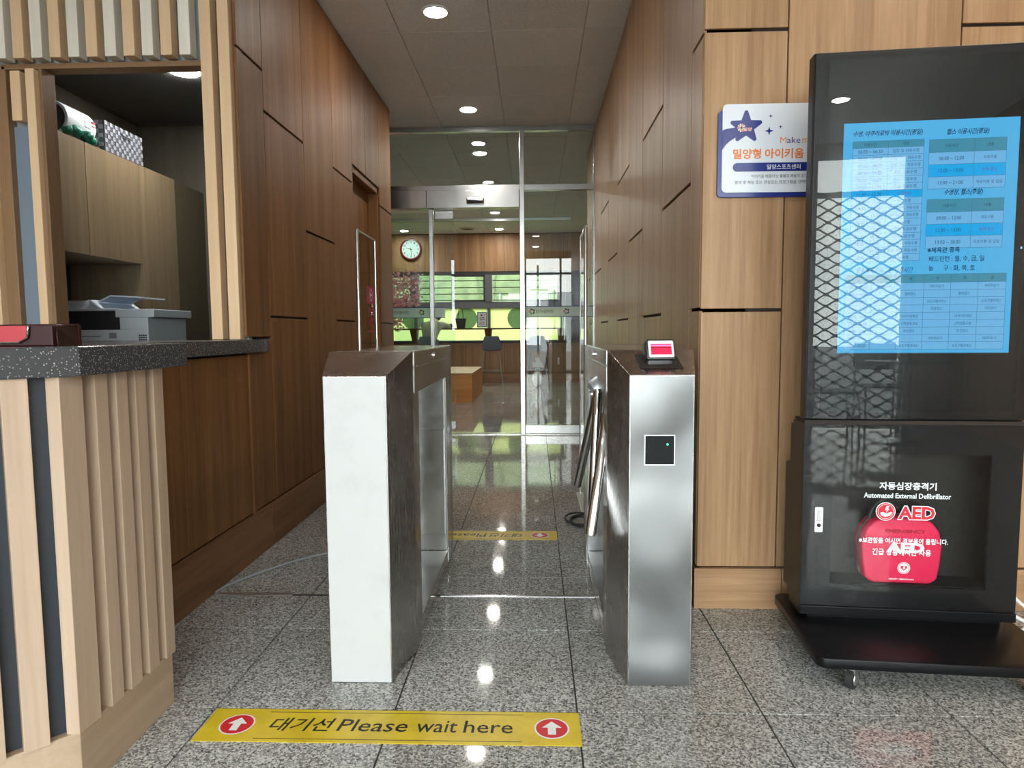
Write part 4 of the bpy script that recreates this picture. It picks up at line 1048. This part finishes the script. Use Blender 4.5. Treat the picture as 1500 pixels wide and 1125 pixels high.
part('navy_bar', MB().prism(rrect(.680, 1.14, 1.540, 1.569, .014), yy - .0004, yy + .0004, 'y'), NV, t)
tx = MB(); text(tx, '밀양스포츠센터', .795, .908, 1.546, 1.563, lambda a, b: (a, yy - .0008, b), .012); part('white_lettering', tx, WH, t)
tx = MB(); text(tx, "'아이키움 배움터'는 돌봄과 배움의 공간으로", .742, .953, 1.518, 1.530, P, .006); text(tx, '방과 후 재능 또는 관심있는 프로그램을 선택하여 배울 수 있습니다.', .688, 1.045, 1.498, 1.510, P, .006)
part('fine_print', tx, M['inkgrey'], t)

# ================================================================== CAFE
# bar counter along the windows
t = thing('bar_counter', 'narrow wooden bar counter under the far green windows', 'counter', (0, 12.98, 0))
part('top', MB().box(-4.2, .58, -.16, .17, 1.05, 1.078), wood('bar_wood', (.07, .03, .015), (.14, .065, .03), 'x'), t, bevel=.003)
for x in (-.90, -2.36, .52):
    part('bracket', MB().hexa([(x - .045, .05, .80), (x + .045, .05, .80), (x + .045, .16, .80), (x - .045, .16, .80)], [(x - .07, -.10, 1.05), (x + .07, -.10, 1.05), (x + .07, .16, 1.05), (x - .07, .16, 1.05)]), M['wood_l'], t, bevel=.003)
# bench
t = thing('bench', 'orange brown wooden box bench in the cafe', 'bench', (0, 9.33, 0))
BW = wood('bench_wood', (.50, .19, .045), (.68, .30, .09), 'x', fine=40); BT = wood('bench_top_wood', (.30, .15, .06), (.42, .23, .10), 'y', fine=40)
part('front_panel', MB().box(-1.40, -.882, 0, .02, 0, .40), BW, t, bevel=.001)
part('side_panel', MB().box(-.902, -.882, .021, 1.84, 0, .40), BW, t, bevel=.001)
part('core', MB().box(-1.39, -.905, .022, 1.83, 0, .395), BW, t)
part('seat_board', MB().box(-1.40, -.878, -.004, 1.845, .401, .42), BT, t, bevel=.002)
# bar stools
M['stoolgrey'] = mat('blue_grey_shell', (.13, .16, .20), .5); M['leggrey'] = mat('pale_grey_leg', (.30, .32, .35), .4)
def stool(label, x, y, rz):
    t = thing('bar_stool', label, 'stool', (x, y, 0), rz, 'grey bar stools at the window counter')
    # shell: back towards -y
    prof = [(.19, .655, .155), (.10, .645, .175), (-.05, .645, .18), (-.13, .66, .182), (-.175, .72, .180), (-.19, .80, .165), (-.20, .87, .150), (-.203, .91, .135), (-.204, .925, .115)]
    vs = []; fs = []; n = 9; th = .012
    for side_ in (0, 1):
        for (yy_, zz, hw) in prof:
            for k in range(n):
                f = -1 + 2 * k / (n - 1); cz = .035 * f * f if zz < .70 else 0; cy = .04 * f * f if zz >= .70 else 0
                vs.append((f * hw, yy_ + cy + (th if side_ and zz >= .70 else 0), zz + cz + (th if side_ and zz < .70 else 0)))
    m_ = len(prof) * n
    for s_ in (0, 1):
        for i in range(len(prof) - 1):
            for k in range(n - 1):
                a = s_ * m_ + i * n + k; fs.append((a, a + 1, a + n + 1, a + n))
    for i in range(len(prof) - 1):
        for k in (0, n - 1): a = i * n + k; fs.append((a, a + n, m_ + a + n, m_ + a))
    for k in range(n - 1):
        for i in (0, len(prof) - 1): a = i * n + k; fs.append((a, a + 1, m_ + a + 1, m_ + a))
    part('seat_shell', MB().add(vs, fs), M['stoolgrey'], t, smooth=True)
    for sx in (-1, 1):
        for sy in (-1, 1):
            part('leg', MB().tube([(sx * .12, sy * .10, .65), (sx * .145, sy * .125, .60), (sx * .205, sy * .19, 0)], .011, 8), M['leggrey'], t, smooth=True)
    q = .172
    part('footrest', MB().tube([(-q, q, .28), (q, q, .28)], .007, 8).tube([(-q, -q, .28), (q, -q, .28)], .007, 8).tube([(-q, -q, .28), (-q, q, .28)], .007, 8).tube([(q, -q, .28), (q, q, .28)], .007, 8), M['leggrey'], t)
    return t
stool('grey bar stool standing in the open doorway view', -.80, 12.45, R(3))
stool('grey bar stool seen through the fixed glass pane', .06, 12.45, R(-4))
stool('grey bar stool under the seated person', -2.0, 12.42, R(2))
# white bags by the second stool
def sack(name, label, loc, sx, sy, sz, m, cat='bag'):
    mb = MB().ball((0, 0, sz), 1, 16, 12); rr = random.Random(len(label))
    mb.v = [(x * sx * (1 + .08 * math.sin(9 * z + 4 * y)), y * sy, sz + (z - sz) * sz * (1.0 if z < sz else .95)) for x, y, z in mb.v]
    mb.v = [(x, y, max(z, .0)) for x, y, z in mb.v]
    t = thing(name, label, cat, loc); part('pouch', mb, m, t, smooth=True); return t
wb = sack('plastic_bag', 'white plastic bag on the floor under the bar stool', (.055, 12.05, 0), .10, .08, .145, M['white'])
part('handle', MB().tube([(-.05, 0, .27), (-.03, 0, .33), (.03, 0, .33), (.05, 0, .27)], .006, 6), M['white'], wb)
wb = thing('paper_bag', 'folded white bag hanging behind the bar stool legs', 'bag', (.06, 12.99, .30))
part('sheet', MB().prism([(-.10, 0), (.13, 0), (.10, .06), (.02, .21), (-.05, .18), (-.03, .10), (-.10, .12)], -.012, .012, 'y'), M['white'], wb, bevel=.004)
part('cord', MB().tube([(.0, .0, .19), (.02, .0, .40), (.03, .0, .746)], .003, 6), M['white'], wb)
# tote bag
t = thing('tote_bag', 'black tote bag standing on the bar counter', 'bag', (-1.43, 12.93, 1.078))
part('pouch', MB().hexa([(-.075, -.05, 0), (.075, -.05, 0), (.075, .05, 0), (-.075, .05, 0)], [(-.105, -.03, .19), (.105, -.03, .19), (.105, .03, .19), (-.105, .03, .19)]), mat('black_fabric', (.02, .022, .022), .7), t, bevel=.006)
part('strap', MB().tube([(-.05, -.03, .18), (-.035, -.03, .36), (.0, -.03, .39), (.04, -.03, .36), (.05, -.03, .18)], .007, 6), bpy.data.materials['black_fabric'], t, smooth=True)
# plant pot small on the bar
t = thing('cup', 'small dark round cup at the left end of the open bar view', 'cup', (-1.645, 12.95, 1.078))
part('bowl', MB().lathe([(.03, 0), (.05, .02), (.052, .06), (.04, .09), (.036, .09), (.046, .06), (.03, .01)], 18), mat('cup_green', (.06, .09, .08), .4), t, smooth=True)
# poster
t = thing('poster', 'small blue and white poster on the frosted window', 'poster', (-1.04, YE + .035, 1.095))
part('sheet', MB().box(-.098, .098, 0, .004, 0, .305), mat('poster_blue', (.08, .17, .40), .5), t)
part('white_field', MB().box(-.080, .080, -.001, 0, .02, .285), M['white'], t)
tx = MB(); P = lambda a, b: (a, -.0015, b); text(tx, '안내문', -.05, .05, .175, .205, P, .05); text(tx, '이용수칙', -.05, .05, .135, .165, P, .05)
for k in range(5): tx.quad(P(-.06, .045 + .016 * k), P(.06, .045 + .016 * k), P(.06, .050 + .016 * k), P(-.06, .050 + .016 * k))
tx.disc((-.01, -.0015, .24), .02, 'y', 16)
part('lettering', tx, M['inkgrey'], t)
part('red_mark', MB().disc((.045, -.0015, .245), .014, 'y', 16), M['redink'], t)
# wall clock
t = thing('wall_clock', 'round wall clock with a red rim and pale dial', 'clock', (-2.43, YE, 2.64))
part('rim', MB().lathe([(.215, 0), (.218, -.02), (.205, -.045), (.180, -.045), (.176, -.02)], 48, (0, 0, 0), 'y'), mat('clock_red', (.20, .012, .02), .35), t, smooth=True)
part('dial', MB().lathe([(.180, -.015), (.180, -.022)], 48, (0, 0, 0), 'y'), mat('clock_face', (.62, .80, .82), .5), t)
tx = MB(); P = lambda a, b: (a, -.0235, b)
for k in range(1, 13):
    a = PI / 2 - 2 * PI * k / 12; cx, cz = .142 * math.cos(a), .142 * math.sin(a); w = .012 if k < 10 else .020
    text(tx, str(k), cx - w, cx + w, cz - .017, cz + .017, P, .03)
part('numerals', tx, M['ink'], t)
def hand(ang, ln, w):
    a = R(90 - ang); d = Vector((math.cos(a), 0, math.sin(a))); n = Vector((-d.z, 0, d.x)); y = Vector((0, -.026, 0))
    return MB().add([y - d * .03 + n * w, y + d * ln + n * w * .4, y + d * ln - n * w * .4, y - d * .03 - n * w], [(0, 1, 2, 3)])
part('hour_hand', hand(282, .10, .008), M['ink'], t)
part('minute_hand', hand(175, .145, .006), M['ink'], t)
part('hub', MB().lathe([(.012, -.024), (.010, -.030)], 14, (0, 0, 0), 'y'), M['ink'], t)
# wall switch
t = thing('wall_switch', 'small pale switch plate low on the wood at the right of the bar', 'switch', (.48, YE - .001, .42))
part('plate', MB().box(-.018, .018, -.010, 0, -.07, .07), M['white'], t, bevel=.003)
part('rocker', MB().box(-.008, .008, -.013, -.01, -.02, .02), M['white'], t)

# ---- artificial blossom tree left in the cafe
rr = random.Random(11)
t = thing('blossom_tree', 'pink artificial blossom tree behind the glass partition', 'tree', (-2.62, 10.6, 0))
part('pot', MB().lathe([(.14, 0), (.19, .30), (.20, .32), (.17, .32), (.16, .28)], 24), M['rubber'], t, smooth=True)
part('trunk', MB().tube([(0, 0, .25), (.03, .02, .8), (-.02, 0, 1.2), (.04, .02, 1.5)], [.04, .035, .03, .02], 8), wood('bark', (.06, .035, .02), (.12, .08, .05)), t, smooth=True)
br_ = MB(); tips = []
for k in range(22):
    a = rr.uniform(0, 2 * PI); h0 = rr.uniform(1.15, 1.5); l = rr.uniform(.35, .78); up = rr.uniform(-.02, .50)
    p0 = Vector((.01, .01, h0)); p1 = p0 + Vector((math.cos(a) * l * .5, math.sin(a) * l * .5, up * .6)); p2 = p0 + Vector((math.cos(a) * l, math.sin(a) * l, up))
    br_.tube([p0, p1, p2], [.012, .008, .004], 5); tips += [(p1, .10), (p2, .12), ((p1 + p2) / 2, .13), ((p0 + p1) / 2, .1)]
part('branch', br_, bpy.data.materials['bark'], t)
def blossoms(n):
    mb = MB()
    for i in range(n):
        c, s = rr.choice(tips); c = c + Vector((rr.gauss(0, s * .6), rr.gauss(0, s * .6), rr.gauss(0, s * .55)))
        nrm = Vector((rr.gauss(0, 1), rr.gauss(0, 1), rr.gauss(0, 1))).normalized(); a = nrm.orthogonal().normalized(); b = nrm.cross(a); r_ = rr.uniform(.022, .034)
        ps = [c + nrm * .003] + [c + (a * math.cos(2 * PI * k / 10) + b * math.sin(2 * PI * k / 10)) * (r_ if k % 2 == 0 else r_ * .5) + nrm * (.006 if k % 2 == 0 else 0) for k in range(10)]
        mb.add(ps, [(0, 1 + k, 1 + (k + 1) % 10) for k in range(10)])
    return mb
part('blossoms', blossoms(2600), mat('blossom_pink', (.95, .46, .52), .7), t, kind='stuff')
part('blossoms', blossoms(1300), mat('blossom_pale', (.90, .62, .66), .7), t, kind='stuff')

# ================================================================== PERSON at the bar (back view)
def skin(name, verts, edges, m, parent=None, sub=2, loc=(0, 0, 0)):
    me = bpy.data.meshes.new(name); me.from_pydata([v[:3] for v in verts], edges, [])
    o = bpy.data.objects.new(name, me); C.objects.link(o)
    md = o.modifiers.new('s', 'SKIN'); md.use_smooth_shade = True
    for i, v in enumerate(verts):
        sv = me.skin_vertices[0].data[i]; sv.radius = (v[3], v[4] if len(v) > 4 else v[3]); sv.use_root = (i == 0)
    sb = o.modifiers.new('u', 'SUBSURF'); sb.levels = sub; sb.render_levels = sub
    dg = bpy.context.evaluated_depsgraph_get(); dg.update()
    nm = bpy.data.meshes.new_from_object(o.evaluated_get(dg)); o.modifiers.clear()
    o.data = nm; nm.materials.clear(); nm.materials.append(m)
    for p in nm.polygons: p.use_smooth = True
    bpy.data.meshes.remove(me)
    o.parent = parent; o.location = loc
    return o
SKN = mat('skin_tone', (.52, .33, .24), .5)
pr = thing('person', 'person in a pale khaki hooded top leaning on the bar counter', 'person', (-1.99, 12.42, 0))
# joints: local x right, y towards the bar; seated on the stool (seat top z .66)
V_ = [(.0, .0, .74, .13, .11), (.02, .03, .92, .12, .09), (.06, .09, 1.08, .14, .10), (.10, .16, 1.19, .075, .075), (.125, .22, 1.25, .05), (.15, .26, 1.33, .082, .095), (.155, .27, 1.40, .075, .088),
      # right arm 7..: shoulder, elbow, wrist, palm
      (.25, .16, 1.14, .055), (.35, .30, 1.09, .042), (.30, .46, 1.13, .030), (.25, .50, 1.13, .028, .018),
      (-.09, .14, 1.13, .055), (-.14, .32, 1.10, .042), (-.02, .48, 1.12, .030), (.04, .50, 1.13, .028, .018),
      (.10, .10, .74, .085), (.14, .42, .72, .068), (.13, .47, .34, .05), (.13, .50, .31, .038), (.13, .58, .30, .035, .025),
      (-.10, .10, .74, .085), (-.14, .42, .72, .068), (-.13, .40, .34, .05), (-.13, .42, .31, .038), (-.13, .52, .30, .035, .025)]
E_ = [(0, 1), (1, 2), (2, 3), (3, 4), (4, 5), (5, 6), (2, 7), (7, 8), (8, 9), (9, 10), (2, 11), (11, 12), (12, 13), (13, 14), (0, 15), (15, 16), (16, 17), (17, 18), (18, 19), (0, 20), (20, 21), (21, 22), (22, 23), (23, 24)]
# five fingers on each hand, rooted in the palm
for pi_, dx in ((10, -1), (14, 1)):
    px, py, pz = V_[pi_][:3]
    for k, (oy, ln) in enumerate(((.020, .055), (.008, .065), (-.004, .062), (-.015, .050))):
        a = len(V_); V_ += [(px + dx * .02, py + oy, pz - .004, .009), (px + dx * (.02 + ln * .5), py + oy, pz - .010, .008), (px + dx * (.02 + ln), py + oy, pz - .022, .007)]
        E_ += [(pi_, a), (a, a + 1), (a + 1, a + 2)]
    a = len(V_); V_ += [(px + dx * .0, py + .03, pz - .006, .010), (px + dx * .03, py + .045, pz - .014, .008)]; E_ += [(pi_, a), (a, a + 1)]
skin('body', V_, E_, SKN, pr)
TOPM = mat('khaki_fabric', (.30, .34, .22), .8)
T = [(.0, .0, .70, .150, .125), (.02, .03, .92, .145, .11), (.06, .09, 1.08, .165, .12), (.10, .14, 1.17, .10, .10), (.255, .16, 1.145, .070), (.355, .30, 1.10, .056), (.31, .43, 1.13, .042), (-.095, .14, 1.135, .070), (-.145, .32, 1.11, .056), (-.05, .45, 1.125, .042)]
skin('hooded_top', T, [(0, 1), (1, 2), (2, 3), (2, 4), (4, 5), (5, 6), (2, 7), (7, 8), (8, 9)], TOPM, pr)
T = [(.0, .01, .73, .155, .12), (.10, .10, .745, .098), (.14, .42, .725, .08), (.13, .47, .38, .062), (-.10, .10, .745, .098), (-.14, .42, .725, .08), (-.13, .40, .38, .062)]
skin('trousers', T, [(0, 1), (1, 2), (2, 3), (0, 4), (4, 5), (5, 6)], mat('dark_denim', (.02, .028, .05), .8), pr)
hm = MB().ball((.153, .262, 1.365), .105, 18, 12, (.92, 1.0, 1.1))
hm.ball((.150, .20, 1.30), .07, 14, 10, (1, .8, 1.1))
part('hair', hm, mat('dark_hair', (.015, .012, .010), .5), pr, smooth=True)
part('face', MB().ball((.125, .358, 1.375), .011, 8, 6).ball((.180, .358, 1.375), .011, 8, 6), M['ink'], pr, smooth=True)
part('nose', MB().ball((.153, .368, 1.35), .015, 8, 6, (.8, 1, 1.3)), SKN, pr, smooth=True)
for s in (-1, 1):
    part('shoe', MB().ball((s * .13, .52 if s > 0 else .46, .285), .05, 12, 8, (.85, 2.0, .7)), M['white'], pr, smooth=True)

# ================================================================== LOBBY SEATING (behind the camera, mirrored in the display stand)
def lobby_table(label, x, y):
    t = thing('round_table', label, 'table', (x, y, 0))
    part('table_top', MB().lathe([(.0, .70), (.33, .70), (.345, .71), (.345, .725), (.33, .73), (0, .73)], 32), M['blackglossy'], t, smooth=True)
    part('column', MB().lathe([(.03, .02), (.025, .70)], 16), M['steel'], t, smooth=True)
    part('foot', MB().lathe([(0, 0), (.22, 0), (.22, .012), (.04, .03), (0, .03)], 28), M['steel'], t, smooth=True)
def lobby_chair(label, x, y, rz):
    t = thing('cafe_chair', label, 'chair', (x, y, 0), rz)
    part('seat', MB().prism(rrect(-.21, .21, -.20, .20, .06), .44, .46), M['rubber'], t, bevel=.004)
    part('backrest', MB().prism(rrect(-.20, .20, .60, .86, .05), .195, .21, 'y'), M['rubber'], t, bevel=.004)
    for sx in (-.18, .18):
        part('leg', MB().tube([(sx, -.17, .44), (sx, -.19, 0)], .011, 8), M['chrome'], t, smooth=True)
        part('leg', MB().tube([(sx, .21, .86), (sx, .19, .44), (sx, .21, 0)], .011, 8), M['chrome'], t, smooth=True)
lobby_table('black round table by the lobby windows, mirrored in the display stand', 2.55, -2.2)
lobby_chair('black chair beside the round lobby table on its window side', 2.55, -2.85, PI)
lobby_chair('black chair beside the round lobby table on its left side', 1.95, -2.2, R(90))
